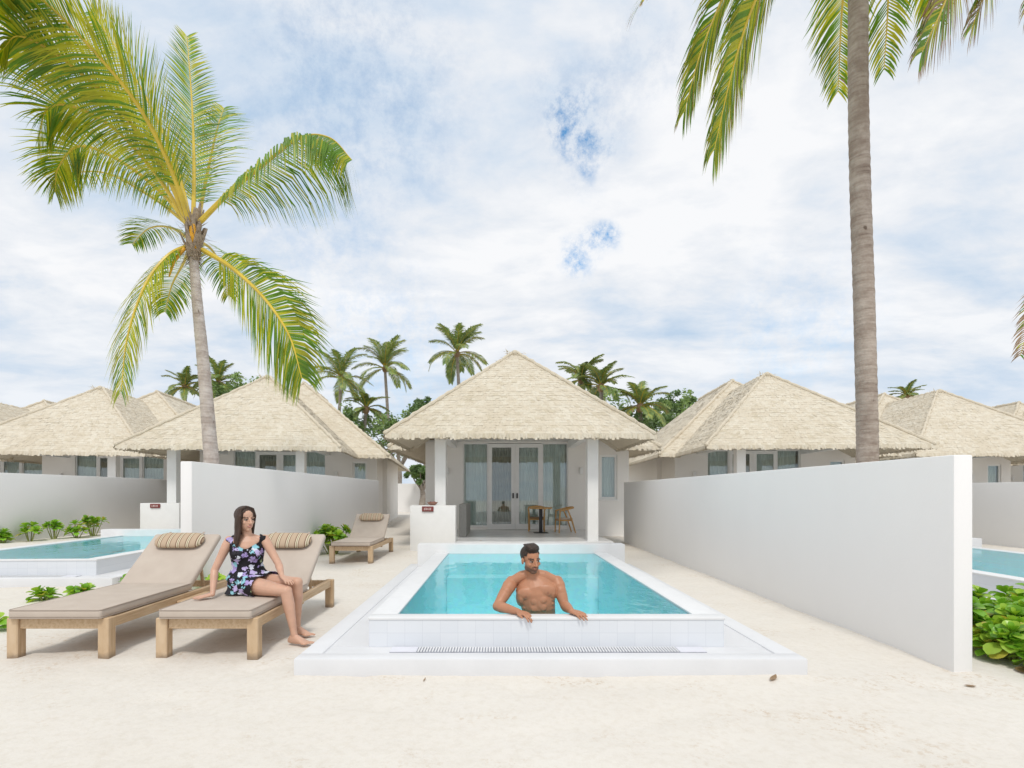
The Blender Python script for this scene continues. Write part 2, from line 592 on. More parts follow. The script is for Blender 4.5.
# openings in the cloud where the blue shows
warp = W('ShaderNodeTexNoise'); warp.inputs['Scale'].default_value = 9; warp.inputs['Detail'].default_value = 5
wt.links.new(dirv, warp.inputs['Vector'])
ws = W('ShaderNodeVectorMath', operation='SCALE'); ws.inputs['Scale'].default_value = .11
wsub = W('ShaderNodeVectorMath', operation='SUBTRACT'); wsub.inputs[1].default_value = (.5, .5, .5)
wt.links.new(warp.outputs['Color'], wsub.inputs[0]); wt.links.new(wsub.outputs[0], ws.inputs[0])
wadd = W('ShaderNodeVectorMath', operation='ADD'); wt.links.new(dirv, wadd.inputs[0]); wt.links.new(ws.outputs[0], wadd.inputs[1])
gaps = None
for (px, py, r0, r1, amt) in [(572, 126, .0, .068, 1.0), (590, 146, .0, .05, .9), (580, 120, .0, .12, .28), (601, 236, .0, .05, 1.0), (578, 261, .0, .05, 1.0), (355, 95, .0, .24, .30), (330, 215, .0, .20, .22), (790, 330, 0, .16, .20), (380, 345, 0, .2, .25), (640, 60, 0, .1, .2)]:
    v = Vector(((px - VX) / F, 1, (HY - py) / F)).normalized()
    ds = W('ShaderNodeVectorMath', operation='DISTANCE'); ds.inputs[1].default_value = v
    wt.links.new(wadd.outputs[0], ds.inputs[0])
    g = W('ShaderNodeMapRange', interpolation_type='SMOOTHSTEP')
    g.inputs['From Min'].default_value = r0 + .25 * (r1 - r0); g.inputs['From Max'].default_value = r1
    g.inputs['To Min'].default_value = amt; g.inputs['To Max'].default_value = 0
    wt.links.new(ds.outputs['Value'], g.inputs['Value'])
    gaps = g.outputs[0] if gaps is None else wmath('MAXIMUM', gaps, g.outputs[0])
gaps = wmath('MULTIPLY', gaps, wramp(wnoise(26, 6, .72, dirv), [(.42, .08), (.66, 1)]), True)
nish = wmix(1.0, sky.outputs[0], (.62, 1.62, 1.95), 'MULTIPLY')
skycol = wmix(gaps, hi.outputs[0], nish)
bg = wt.nodes['Background']
wt.links.new(skycol, bg.inputs['Color'])
bg.inputs['Strength'].default_value = .1
sc.view_settings.view_transform = 'Standard'
sc.view_settings.look = 'None'
sc.view_settings.exposure = 0.17
sc.view_settings.gamma = 1.0
sc.render.engine = 'CYCLES'
sc.cycles.use_denoising = True
sc.cycles.max_bounces = 12
sc.cycles.diffuse_bounces = 7
sc.cycles.transparent_max_bounces = 16


# ------------------------------------------------------------------ ground
POOLS = [((.405, 4.18), 0.0), ((-7.76, 7.76), R(2)), ((7.72, 5.3), 0.0)]


def in_pool(x, y):
    for (cx, cy), rz in POOLS:
        dx, dy = x - cx, y - cy
        u = dx * math.cos(rz) + dy * math.sin(rz)
        v = -dx * math.sin(rz) + dy * math.cos(rz)
        if abs(u) < 1.46 and .03 < v < 4.72:
            return True
    return False


def sstep(a, b, x):
    t = max(0, min(1, (x - a) / (b - a)))
    return t * t * (3 - 2 * t)


from mathutils import noise as mn


def ground_z(x, y):
    z = .18 * sstep(-9.6, -11.2, x)
    near = sstep(40, 15, math.hypot(x, y))
    q = .016 * mn.noise(Vector((x * .9, y * .9, 1.3))) + .010 * mn.noise(Vector((x * 2.6, y * 2.6, 4.1))) + .006 * mn.noise(Vector((x * 6.5, y * 6.5, 2.2)))
    # foot prints and scuffs in the open sand
    s = mn.noise(Vector((x * 3.3, y * 4.6, 9.0)))
    q -= .012 * max(0, s - .30) / .3
    return z + near * q


def axis(lo, hi, fine0, fine1, step):
    a = []
    v = fine0
    while v < fine1 - 1e-6:
        a.append(v); v += step
    a.append(fine1)
    s = step; v = fine1
    while v < hi:
        s *= 1.22; v += s; a.append(min(v, hi))
    s = step; v = fine0
    while v > lo:
        s *= 1.22; v -= s; a.insert(0, max(v, lo))
    return a


xs = axis(-700, 700, -6.5, 6.0, .075)
ys = axis(-60, 1400, 1.6, 13.0, .075)
mb = MB()
nx = len(xs)
mb.v = [Vector((x, y, ground_z(x, y))) for y in ys for x in xs]
for j in range(len(ys) - 1):
    for i in range(nx - 1):
        if in_pool((xs[i] + xs[i + 1]) / 2, (ys[j] + ys[j + 1]) / 2):
            continue
        mb.f.append([j * nx + i, j * nx + i + 1, (j + 1) * nx + i + 1, (j + 1) * nx + i]); mb.m.append(0)
tag(mb.build('sand', MAT['sand'], smooth=True), kind='structure')


# ------------------------------------------------------------------ pool
def make_pool(loc, rz, label):
    root = empty('swimming_pool', loc, rz, label=label, cat='swimming pool', group='plunge pools in front of the villas')
    HX, WX, L = 1.485, 1.27, 4.52
    b = MB()                                           # raised wall with its white coping
    b.box(-HX, HX, 0, .115, -.66, .338, 0)
    b.box(-HX, -WX, .115, L + .02, -.66, .338, 0)
    b.box(WX, HX, .115, L + .02, -.66, .338, 0)
    b.build('pool_wall', MAT['white_tile'], root)
    c = MB()
    c.rbox(-HX - .008, HX + .008, -.008, .120, .3385, .362, .006, 2)
    c.rbox(-HX - .008, -WX + .004, .121, L + .02, .3385, .362, .006, 2)
    c.rbox(WX - .004, HX + .008, .121, L + .02, .3385, .362, .006, 2)
    smooth_by_angle(c.build('coping', MAT['coping'], root))
    k = MB()
    k.rbox(-1.81, 1.81, L + .022, L + .30, -.66, .505, .008, 2)
    smooth_by_angle(k.build('rear_kerb', MAT['coping'], root))
    s = MB()                                           # basin lining: floor, sides, steps
    t = .003
    s.box(-WX + t, WX - t, .118, L + .018, -.66, -.62, 0)
    s.add([(-WX + t, .118, -.62), (-WX + t, L + .018, -.62), (-WX + t, L + .018, .334), (-WX + t, .118, .334)], [(0, 1, 2, 3)])
    s.add([(WX - t, .118, -.62), (WX - t, L + .018, -.62), (WX - t, L + .018, .334), (WX - t, .118, .334)], [(3, 2, 1, 0)])
    s.add([(-WX + t, .118, -.62), (WX - t, .118, -.62), (WX - t, .118, .334), (-WX + t, .118, .334)], [(0, 3, 2, 1)][::-1])
    s.add([(-WX + t, L + .018, -.62), (WX - t, L + .018, -.62), (WX - t, L + .018, .334), (-WX + t, L + .018, .334)], [(0, 1, 2, 3)])
    s.build('basin', MAT['mosaic'], root)
    st = MB()
    st.box(-WX + .006, WX - .006, L - .36, L + .014, -.618, -.02)
    st.build('steps', MAT['mosaic'], root)
    w = MB()
    nxx, nyy = 8, 14
    xs_ = [-WX + .001 + (2 * WX - .002) * i / nxx for i in range(nxx + 1)]
    ys_ = [.117 + (L + .018 - .117) * i / nyy for i in range(nyy + 1)]
    w.v = [Vector((x, y, .347)) for y in ys_ for x in xs_]
    for j in range(nyy):
        for i in range(nxx):
            w.f.append([j * (nxx + 1) + i, j * (nxx + 1) + i + 1, (j + 1) * (nxx + 1) + i + 1, (j + 1) * (nxx + 1) + i]); w.m.append(0)
    w.build('water', MAT['water'], root, True)
    dk = MB()                                          # low white deck round the raised pool
    dk.rbox(-1.975, 1.975, -.345, -.205, -.12, .128, .012, 2)
    dk.box(-1.975, 1.975, -.2055, -.001, -.12, .112)
    dk.rbox(-1.975, -1.80, -.2045, L + .30, -.12, .128, .012, 2)
    dk.rbox(1.80, 1.975, -.2045, L + .30, -.12, .128, .012, 2)
    dk.box(-1.801, -HX + .002, -.0015, L + .02, -.12, .116)
    dk.box(HX - .002, 1.801, -.0015, L + .02, -.12, .116)
    smooth_by_angle(dk.build('deck', MAT['deck_white'], root))
    g = MB()                                           # overflow grate along the front
    g.box(-1.28, 1.28, -.150, -.022, .1125, .1165, 1)
    n = 92
    for i in range(n):
        x = -1.05 + 2.1 * i / (n - 1)
        g.box(x - .0062, x + .0062, -.145, -.026, .117, .1235, 0)
    g.box(-1.28, -1.065, -.150, -.022, .1168, .1215, 2)
    g.box(1.065, 1.28, -.150, -.022, .1168, .1215, 2)
    g.build('overflow_grate', [MAT['coping'], MAT['gutter'], MAT['gutter_pale']], root)
    return root


pool = make_pool((POOLS[0][0][0], POOLS[0][0][1], 0), 0, 'turquoise plunge pool with white tiled rim in which the man stands')
p2 = copy_tree(pool); p2.location = (POOLS[1][0][0], POOLS[1][0][1], 0); p2.rotation_euler.z = POOLS[1][1]
p2['label'] = 'pale blue raised plunge pool behind the empty sun lounger'
p3 = copy_tree(pool); p3.location = (POOLS[2][0][0], POOLS[2][0][1], 0); p3.rotation_euler.z = 0
p3['label'] = 'pale blue plunge pool half hidden behind the long garden wall and the leafy bushes'


# ------------------------------------------------------------------ garden walls
def garden_wall(x0, x1, y0, y1, z, label, rz=0.0):
    root = empty('garden_wall', ((x0 + x1) / 2, y0, 0), rz)
    tag(root, label, 'wall', 'white garden walls between the villas')
    w = (x1 - x0) / 2
    b = MB(); b.rbox(-w, w, 0, y1 - y0, -.25, z, .012, 2)
    o = b.build('rendered_wall', MAT['render'], root)
    smooth_by_angle(o)
    return root


garden_wall(3.575, 3.725, 3.92, 14.2, 1.70, 'long white garden wall whose near end stands beside the leafy bushes')
garden_wall(-4.36, -4.20, 6.86, 17.6, 1.835, 'white garden wall behind the seated woman with the leaning palm behind it')
garden_wall(-12.4, -12.2, 7.0, 21.0, 1.90, 'white garden wall with a row of small plants along its foot')
garden_wall(13.3, 13.5, 5.5, 18.5, 1.68, 'white garden wall beyond the pool that the bushes partly hide')
b = MB(); b.rbox(-14, 14, 0, .2, -.2, 2.1, .012, 2)
bw = b.build('boundary_wall', MAT['render']); bw.location = (2.0, 37.0, 0)
tag(bw, 'white boundary wall running behind the villas, glimpsed in the gap between two of them', 'wall')


# ------------------------------------------------------------------ thatched villas
def bil(A, B, C, D, u, s):
    return (A * (1 - u) + B * u) * (1 - s) + (D * (1 - u) + C * u) * s


def thatch(mb, A, B, C, D, rng, course=.118, seg=.12, lift=.0115, fringe=True):
    A, B, C, D = map(Vector, (A, B, C, D))
    n = (B - A).cross(((D + C) / 2 - (A + B) / 2)).normalized()
    if n.z < 0: n = -n
    slope = ((C + D) / 2 - (A + B) / 2).length
    rows = max(4, round(slope / course))
    up = ((C + D) / 2 - (A + B) / 2).normalized()
    # solid underside and eave edge
    th = .11
    mb.add([A - n * th, B - n * th, C - n * th, D - n * th, A, B, C, D], [(3, 2, 1, 0), (4, 5, 6, 7), (0, 1, 5, 4), (1, 2, 6, 5), (2, 3, 7, 6), (3, 0, 4, 7)], 0)
    for i in range(rows):
        s0, s1 = i / rows, min(1.0, (i + 1.35) / rows)
        w = (bil(A, B, C, D, 1, s0) - bil(A, B, C, D, 0, s0)).length
        k = max(1, int(w / seg))
        cuts = [0] + sorted((j + rng.uniform(-.32, .32)) / k for j in range(1, k)) + [1]
        rowlift = lift * rng.uniform(.75, 1.25)
        for j in range(k):
            u0, u1 = cuts[j], cuts[j + 1]
            js = rng.uniform(-.13, .13) / rows
            l0 = rowlift * rng.uniform(.7, 1.3)
            tilt = rng.uniform(-.006, .006)
            dn = up * (-.03 * rng.random())
            a = bil(A, B, C, D, u0, s0 + js) + n * (l0 + tilt) + dn
            b_ = bil(A, B, C, D, u1, s0 + js) + n * (l0 - tilt) + dn
            c = bil(A, B, C, D, u1, s1) + n * .006
            d_ = bil(A, B, C, D, u0, s1) + n * .006
            mi = rng.choices((0, 1, 2), (.55, .36, .09))[0]
            mb.add([a, b_, c, d_, bil(A, B, C, D, u0, s0) - up * .01, bil(A, B, C, D, u1, s0) - up * .01], [(0, 1, 2, 3), (4, 5, 1, 0)], mi)
    if fringe:
        w = (B - A).length
        e = (B - A).normalized()
        for layer, (dz, ln, off) in enumerate([(.02, .15, .035), (0, .13, .0), (-.03, .12, -.05), (-.06, .11, -.10)]):
            x = 0.0
            while x < w:
                sw = rng.uniform(.03, .075)
                q = A + e * x - up * off * .4 + n * dz
                ln2 = ln * rng.uniform(.72, 1.15)
                dr = (-up * .55 + Vector((0, 0, -1)) * .8).normalized()
                p2_ = q + e * sw
                tw = e * rng.uniform(-.012, .012)
                mb.add([q, p2_, p2_ + dr * ln2 + tw, q + dr * ln2 * rng.uniform(.85, 1.1) + tw], [(0, 1, 2, 3)], rng.choices((0, 1, 2), (.5, .3, .2))[0])
                x += sw * .93


def hipcap(mb, a, b, rng, r=.055):
    a, b = Vector(a), Vector(b)
    L = (b - a).length
    k = max(3, int(L / .16))
    pts, rad = [], []
    for i in range(k + 1):
        p = a.lerp(b, i / k) + Vector((rng.uniform(-.012, .012), rng.uniform(-.012, .012), rng.uniform(-.012, .012) + .012))
        pts.append(p); rad.append(r * (.80 if i % 2 else 1.12) * rng.uniform(.9, 1.1))
    mb.limb(pts, rad, 8, 0)
    # loose straw ends
    t = (b - a).normalized()
    for i in range(int(L * 34)):
        p = a.lerp(b, rng.random()) + Vector((0, 0, r * .6))
        dv = (Vector((rng.uniform(-1, 1), rng.uniform(-1, 1), rng.uniform(-.3, .5))) - t * .8).normalized() * rng.uniform(.06, .15)
        s = t.cross(dv)
        s = s.normalized() * .012 if s.length > 1e-4 else Vector((.012, 0, 0))
        mb.add([p - s, p + s, p + dv], [(0, 1, 2)], rng.choice((0, 1, 2)))


def make_villa():
    rng = random.Random(11)
    root = empty('thatched_villa')
    tag(root, 'thatched white villa with glass doors behind the pool and the man', 'villa', 'thatched beach villas')
    T = [MAT['thatch0'], MAT['thatch1'], MAT['thatch2']]
    # front roof: hipped pavilion
    fx, fy, ez, az = 3.17, -3.2, 2.80, 5.57
    r = MB()
    thatch(r, (-fx, fy, ez), (fx, fy, ez), (.10, 0, az), (-.10, 0, az), rng)
    thatch(r, (fx, fy, ez), (fx, .45, ez), (.10, 3.2, az), (.10, 0, az), rng)
    thatch(r, (-fx, .45, ez), (-fx, fy, ez), (-.10, 0, az), (-.10, 3.2, az), rng)
    hipcap(r, (-fx, fy, ez + .01), (-.1, 0, az), rng); hipcap(r, (fx, fy, ez + .01), (.1, 0, az), rng)
    hipcap(r, (0, .0, az + .0), (0, 3.1, az + .0), rng, .085)
    for i in range(30):
        p = Vector((rng.uniform(-.3, .3), rng.uniform(-.22, .1), az + rng.uniform(-.03, .06)))
        dv = Vector((rng.uniform(-1, 1), rng.uniform(-1, .2), rng.uniform(-.5, .3))).normalized() * rng.uniform(.06, .15)
        r.add([p - Vector((.02, 0, 0)), p + Vector((.02, 0, .01)), p + dv], [(0, 1, 2)], rng.choice((0, 2, 2)))
    r.build('front_roof', T, root)
    # rear roof: larger hip
    x0, x1, y0, y1 = -3.75, 4.3, -.1, 12.0
    ax, ay, ay2, az2 = .28, 3.8, 8.0, 6.2
    q = MB()
    tt = (az - ez) / (az2 - ez)                        # level at which the front ridge runs in
    hl = Vector((x0, y0, ez)).lerp(Vector((ax, ay, az2)), tt); hr = Vector((x1, y0, ez)).lerp(Vector((ax, ay, az2)), tt)
    thatch(q, (x0, y0, ez), (-fx + .12, y0, ez), (.15, hl.y, az), hl, rng)
    thatch(q, (fx - .12, y0, ez), (x1, y0, ez), hr, (-.15, hl.y, az), rng)
    thatch(q, hl, hr, (ax, ay, az2), (ax - .02, ay, az2), rng, fringe=False)
    thatch(q, (x1, y0, ez), (x1, y1, ez), (ax, ay2, az2), (ax, ay, az2), rng, .17, .2)
    thatch(q, (x0, y1, ez), (x0, y0, ez), (ax, ay, az2), (ax, ay2, az2), rng, .17, .2)
    thatch(q, (x1, y1, ez), (x0, y1, ez), (ax - .02, ay2, az2), (ax, ay2, az2), rng, .22, .4, fringe=False)
    hipcap(q, (x0, y0, ez), (ax, ay, az2), rng, .065); hipcap(q, (x1, y0, ez), (ax, ay, az2), rng, .065)
    hipcap(q, (ax, ay - .02, az2), (ax, ay2, az2), rng, .085)
    q.build('rear_roof', T, root)
    # walls
    zt, wy, bx0, bx1, by = 3.07, 1.2, -2.86, 3.73, 10.6
    gx0, gx1, gz0, gz1 = -1.64, 1.76, .30, 3.02
    wx0, wx1, wz0, wz1 = 2.79, 3.35, 1.20, 2.64
    w = MB()
    w.box(bx0, gx0, wy, wy + .2, -.2, zt); w.box(gx1, wx0, wy, wy + .2, -.2, zt); w.box(wx1, bx1, wy, wy + .2, -.2, zt)
    w.box(wx0, wx1, wy, wy + .2, -.2, wz0); w.box(wx0, wx1, wy, wy + .2, wz1, zt); w.box(gx0, gx1, wy, wy + .2, gz1, zt)
    w.box(gx0, gx1, wy, wy + .2, -.2, .215); w.box(gx0, -.835, wy + .02, wy + .2, .215, gz0); w.box(.925, gx1, wy + .02, wy + .2, .215, gz0)
    w.box(bx0, bx0 + .2, wy + .2, by, -.2, zt); w.box(bx1 - .2, bx1, wy + .2, by, -.2, zt); w.box(bx0, bx1, by, by + .2, -.2, zt)
    # projecting pier on the side wall
    w.box(bx0 - .18, bx0, 3.2, 4.6, -.2, zt - .1); w.box(bx1, bx1 + .18, 3.2, 4.6, -.2, zt - .1)
    w.build('outer_wall', MAT['villa_wall'], root)
    c = MB()
    c.box(-2.5, 2.5, -2.62, 1.195, 3.075, 3.115)
    c.box(bx0 + .01, bx1 - .01, 1.205, by - .01, 3.072, 3.11)
    c.build('ceiling', MAT['ceiling'], root)
    bm_ = MB()
    bm_.box(-2.1, 2.0, -2.60, -2.40, 2.86, 3.073); bm_.box(-2.05, -1.85, -2.398, 1.195, 2.86, 3.073); bm_.box(1.75, 1.95, -2.398, 1.195, 2.86, 3.073)
    bm_.build('eave_beam', MAT['paint'], root)
    for x in (-1.94, 1.84):
        k = MB(); k.rbox(x - .135, x + .135, -2.635, -2.365, .10, 2.86, .008, 1)
        k.build('column', MAT['paint'], root)
    t = MB()
    t.rbox(-2.35, 2.30, -2.85, 1.19, -.1, .22, .01, 1)
    t.build('terrace', MAT['marble'], root)
    s = MB(); s.rbox(-1.42, -.55, -3.20, -2.855, -.1, .11, .01, 1); s.build('step', MAT['marble'], root)
    lw = MB(); lw.rbox(-2.62, -1.53, -3.02, -2.64, -.1, 1.10, .012, 2)
    lwo = lw.build('low_wall', MAT['paint'], root); smooth_by_angle(lwo)
    np_ = MB(); np_.rbox(-2.33, -2.05, -3.052, -3.024, .955, 1.08, .012, 2)
    for i, x in enumerate((-2.275, -2.238, -2.205, -2.165, -2.128)):
        np_.box(x, x + (.012, .018, .009, .016, .014)[i], -3.056, -3.0525, .99, 1.045, 1)
        np_.box(x - .006, x + .02, -3.0555, -3.0528, (.99, 1.035, 1.012, .99, 1.033)[i], (1.0, 1.045, 1.022, 1.0, 1.043)[i], 1)
    np_.build('number_plate', [MAT['maroon'], MAT['plate_text']], lwo)
    ct = MB(); ct.rbox(-1.55, -1.36, -1.6, .4, .215, 1.10, .01, 1); ct.build('stone_counter', MAT['stone'], root)
    # fixed panes, double door, window
    def leaf(name, a, b_, z0, z1, st, rail, y, part_of=root, glass_y=.03):
        fr = MB()
        fr.box(a, a + st, y, y + .06, z0, z1); fr.box(b_ - st, b_, y, y + .06, z0, z1)
        fr.box(a + st, b_ - st, y, y + .06, z0, z0 + rail); fr.box(a + st, b_ - st, y, y + .06, z1 - st, z1)
        o = fr.build(name, MAT['paint'], part_of)
        gl = MB(); gl.box(a + st - .004, b_ - st + .004, y + glass_y, y + glass_y + .006, z0 + rail - .004, z1 - st + .004)
        gl.build('glass_pane', MAT['glass'], o)
        return o
    leaf('window', gx0, -.835, gz0, gz1, .035, .05, 1.26)
    leaf('window', .925, gx1, gz0, gz1, .035, .05, 1.26)
    dl = leaf('door', -.83, .045, .225, gz1 - .02, .125, .17, 1.22)
    dr = leaf('door', .05, .92, .225, gz1 - .02, .125, .17, 1.22)
    for o, x in ((dl, -.02), (dr, .11)):
        h = MB(); h.rbox(x - .025, x + .025, 1.19, 1.219, 1.23, 1.40, .008, 1); h.build('handle', MAT['black'], o)
    leaf('window', wx0 + .002, wx1 - .002, wz0 + .002, wz1 - .002, .07, .07, 1.24)
    sl = MB(); sl.rbox(wx0 - .04, wx1 + .04, 1.15, 1.198, wz0 - .05, wz0, .006, 1); sl.build('window_sill', MAT['paint'], root)
    def curtain(a, b_, z0, z1, y, mat, seed, dens=11):
        rg = random.Random(seed)
        m = MB(); n = int((b_ - a) * 60); vs = []
        for i in range(n + 1):
            x = a + (b_ - a) * i / n
            yy = y + .045 * math.sin(x * 2 * math.pi * dens + 1.1 * math.sin(x * 7 + seed)) + rg.uniform(-.004, .004)
            vs += [(x, yy, z0), (x, yy, z1)]
        m.add(vs, [(2 * i, 2 * i + 2, 2 * i + 3, 2 * i + 1) for i in range(n)])
        return m.build('curtain', mat, root, True)
    curtain(gx0 + .02, -.82, .24, 3.0, 1.47, MAT['curtain'], 1, 7)
    curtain(-.80, .04, .24, 3.0, 1.50, MAT['curtain_reflect'], 2, 9)
    curtain(.06, .93, .24, 3.0, 1.47, MAT['curtain'], 3, 8)
    curtain(.95, gx1 - .02, .24, 3.0, 1.47, MAT['curtain'], 4, 7)
    curtain(wx0 + .01, wx1 - .01, 1.22, 2.62, 1.40, MAT['curtain'], 5, 10)
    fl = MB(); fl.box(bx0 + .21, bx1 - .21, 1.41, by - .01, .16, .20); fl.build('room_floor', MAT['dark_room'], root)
    for x in (-2.15, 2.18):
        sn = MB(); sn.rbox(x - .05, x + .05, 1.10, 1.198, 2.0, 2.22, .012, 1); sn.build('wall_lamp', MAT['paint'], root)
    return root


villa = make_villa()
villa.location = (.51, 15.0, 0)
for (x, y, rz, lab) in [
    (-8.34, 18.1, 6.5, 'thatched villa rising over the garden wall behind the seated woman'),
    (-15.9, 20.0, 9, 'thatched villa over the wall with the row of small plants at its foot'),
    (-23.3, 22.4, 11, 'thatched villa farthest from the tall straight palm, cut off at the picture edge'),
    (9.52, 17.7, -4, 'thatched villa just behind the tall straight palm trunk, beside the central villa'),
    (18.2, 20.6, -5, 'thatched villa two doors from the central one, beyond the tall palm trunk'),
    (27.0, 22.9, -7, 'thatched villa of which only a roof corner shows, farthest from the leaning palm')]:
    c = copy_tree(villa)
    c.location = (x, y, 0)
    c.rotation_euler.z = R(rz)
    c['label'] = lab


# ------------------------------------------------------------------ things on the terrace
def terrace_table():
    root = empty('bistro_table', (1.27, 14.85, .22))
    tag(root, 'small round wooden bistro table with a black pedestal on the terrace', 'table')
    b = MB(); b.lathe([(.33, .715), (.345, .722), (.345, .748), (.335, .755)], n=36); smooth_by_angle(b.build('table_top', MAT['honey_wood'], root))
    b = MB(); b.rbox(-.05, .05, -.05, .05, .0155, .714, .008, 1); b.build('pedestal', MAT['black'], root)
    b = MB(); b.rbox(-.21, .21, -.21, .21, .001, .015, .004, 1); b.build('base', MAT['black'], root)


terrace_table()


def terrace_chair(loc, rz, label, mat_s):
    root = empty('terrace_armchair', loc, rz)
    tag(root, label, 'chair', 'wooden armchairs on the terrace')
    # faces -x
    for sx, sy in ((-1, -1), (-1, 1)):
        b = MB(); b.limb([(-.22, .24 * sy, .012), (-.19, .24 * sy, .64)], [.018, .022], 10); b.build('leg', MAT['honey_wood'], root, True)
    for sy in (-1, 1):
        b = MB(); b.limb([(.28, .22 * sy, .012), (.16, .23 * sy, .40), (.03, .25 * sy, .70)], [.018, .024, .02], 10); b.build('leg', MAT['honey_wood'], root, True)
    b = MB()
    b.limb([(-.20, -.25, .645), (-.02, -.265, .69), (.14, -.24, .73), (.235, -.12, .745), (.255, 0, .75), (.235, .12, .745), (.14, .24, .73), (-.02, .265, .69), (-.20, .25, .645)],
           [.02, .022, .026, .034, .038, .034, .026, .022, .02], 10)
    b.build('arm_rail', MAT['honey_wood'], root, True)
    b = MB(); b.rbox(-.22, .20, -.22, .22, .395, .435, .015, 2); smooth_by_angle(b.build('seat', mat_s, root))
    b = MB(); b.rbox(-.20, -.17, -.23, .23, .35, .394, .005, 1); b.rbox(.14, .17, -.23, .23, .35, .394, .005, 1); b.rbox(-.1695, .1395, .205, .229, .352, .392, .004, 1); b.rbox(-.1695, .1395, -.229, -.205, .352, .392, .004, 1); b.build('seat_frame', MAT['honey_wood'], root)
    return root


terrace_chair((1.98, 14.95, .22), R(8), 'honey wood armchair seen from its side, clear of the bistro table', MAT['canvas'])
terrace_chair((1.20, 15.55, .22), R(85), 'dark cane armchair standing behind the bistro table', MAT['cane'])
b = MB()
b.lathe([(.05, 0), (.10, .03), (.13, .075), (.12, .078), (.09, .04), (.01, .03)], n=20)
bo = empty('clay_bowl', (-1.60, 12.2, 1.10))
tag(bo, 'small reddish brown bowl on the low wall above the number plate', 'bowl')
b.build('bowl_body', MAT['clay'], bo, True)
b = MB()
for i in range(5):
    a = i * 1.3
    b.ell((.055 * math.cos(a), .055 * math.sin(a), .065), (.032, .032, .028))
b.build('contents', MAT['maroon'], bo, True)


# ------------------------------------------------------------------ sun loungers
def make_lounger(tray=True):
    root = empty('sun_lounger')
    tag(root, 'x', 'sun lounger', 'teak sun loungers with taupe cushions')
    W2, L = .385, 1.98
    for x in (-1, 1):
        for y in (.0, L - .07):
            b = MB(); b.rbox(x * W2 - .047, x * W2 + .047, y, y + (.085 if y == 0 else .07), -.012, .343 if y == 0 else .335, .006, 1)
            b.build('leg', MAT['teak_leg'], root)
    f = MB()
    for x in (-1, 1):
        f.rbox(x * W2 - .025, x * W2 + .025, .087, L - .072, .248, .335, .005, 1)
    f.rbox(-W2 + .049, W2 - .049, .02, .065, .248, .335, .005, 1)
    f.rbox(-W2 + .049, W2 - .049, L - .055, L - .015, .248, .325, .005, 1)
    f.rbox(-W2 + .027, W2 - .027, 1.15, 1.20, .20, .27, .005, 1)
    f.build('frame', MAT['teak'], root)
    s = MB()
    for i in range(13):
        y = .10 + i * .085
        s.rbox(-W2 + .027, W2 - .027, y, y + .06, .318, .338, .004, 1)
    s.build('slat_deck', MAT['teak'], root)
    c = MB(); c.rbox(-W2 - .005, W2 + .005, -.035, 1.24, .3445, .422, .026, 4)
    cu = c.build('seat_cushion', MAT['canvas'], root); smooth_by_angle(cu, 50)
    pp = MB()
    for z in (.4175, .3495):
        lp = [(-.372, -.033), (.372, -.033), (.388, -.015), (.388, 1.225), (-.388, 1.225), (-.388, -.015), (-.372, -.033)]
        pp.limb([(x, y, z) for x, y in lp], [.0045] * len(lp), 6)
    pp.build('piping', MAT['piping'], cu)
    # backrest turned up about the hinge
    M = Matrix.Translation((0, 1.22, .335)) @ Matrix.Rotation(R(40), 4, 'X')
    c = MB(); c.rbox(-W2 - .005, W2 + .005, .02, .80, .012, .088, .028, 4, 0, M)
    bc = c.build('back_cushion', MAT['canvas'], root); smooth_by_angle(bc, 50)
    bf = MB()
    for x in (-.3, .3):
        bf.rbox(x - .03, x + .03, .0, .78, -.035, .009, .004, 1, 0, M)
    for i in range(7):
        y = .05 + i * .105
        bf.rbox(-W2 + .03, W2 - .03, y, y + .06, -.010, .0085, .003, 1, 0, M)
    bf.build('backrest_frame', MAT['teak'], root)
    pr = MB(); pr.limb([(-.26, 1.66, .23), (-.26, 1.60, .56)], [.018, .018], 8); pr.limb([(.26, 1.66, .23), (.26, 1.60, .56)], [.018, .018], 8)
    pr.build('prop', MAT['teak'], root)
    # striped roll pillow on the top of the backrest
    pl = MB()
    secs = []
    for i in range(25):
        t = -1 + 2 * i / 24
        k = (1 - abs(t) ** 7) ** .5 if abs(t) < 1 else 0
        k = max(k, .28)
        secs.append((Vector((t * .275, .64, .132)), Vector((0, .115 * k, 0)), Vector((0, 0, .052 * k))))
    pl.loft(secs, 22, 0, True, M)
    po = pl.build('pillow', MAT['stripe'], root, True)
    st = MB()
    for x in (-.2, .2):
        st.box(x - .012, x + .012, .70, .806, .102, .106, 0, M)
    st.build('strap', MAT['piping'], po)
    if tray:
        t = MB(); t.rbox(W2 + .028, W2 + .26, .92, 1.42, .262, .290, .006, 1)
        t.rbox(W2 + .028, W2 + .075, .80, 1.75, .232, .2605, .004, 1)
        t.build('side_tray', MAT['teak'], root)
    return root


A_ = make_lounger(True)
A_.location = (-3.72, 4.22, 0)
A_['label'] = 'empty teak sun lounger with a side tray, beside the one the woman sits on'
B_ = copy_tree(A_)
B_.location = (-2.46, 4.22, 0)
B_['label'] = 'teak sun lounger with taupe cushions on which the woman sits'
for ch in list(B_.children):
    if ch.name.startswith('side_tray'):
        bpy.data.objects.remove(ch)
C_ = copy_tree(B_)
C_.location = (-2.93, 9.95, 0)
C_['label'] = 'small empty sun lounger far back by the leafy shrub and white wall'


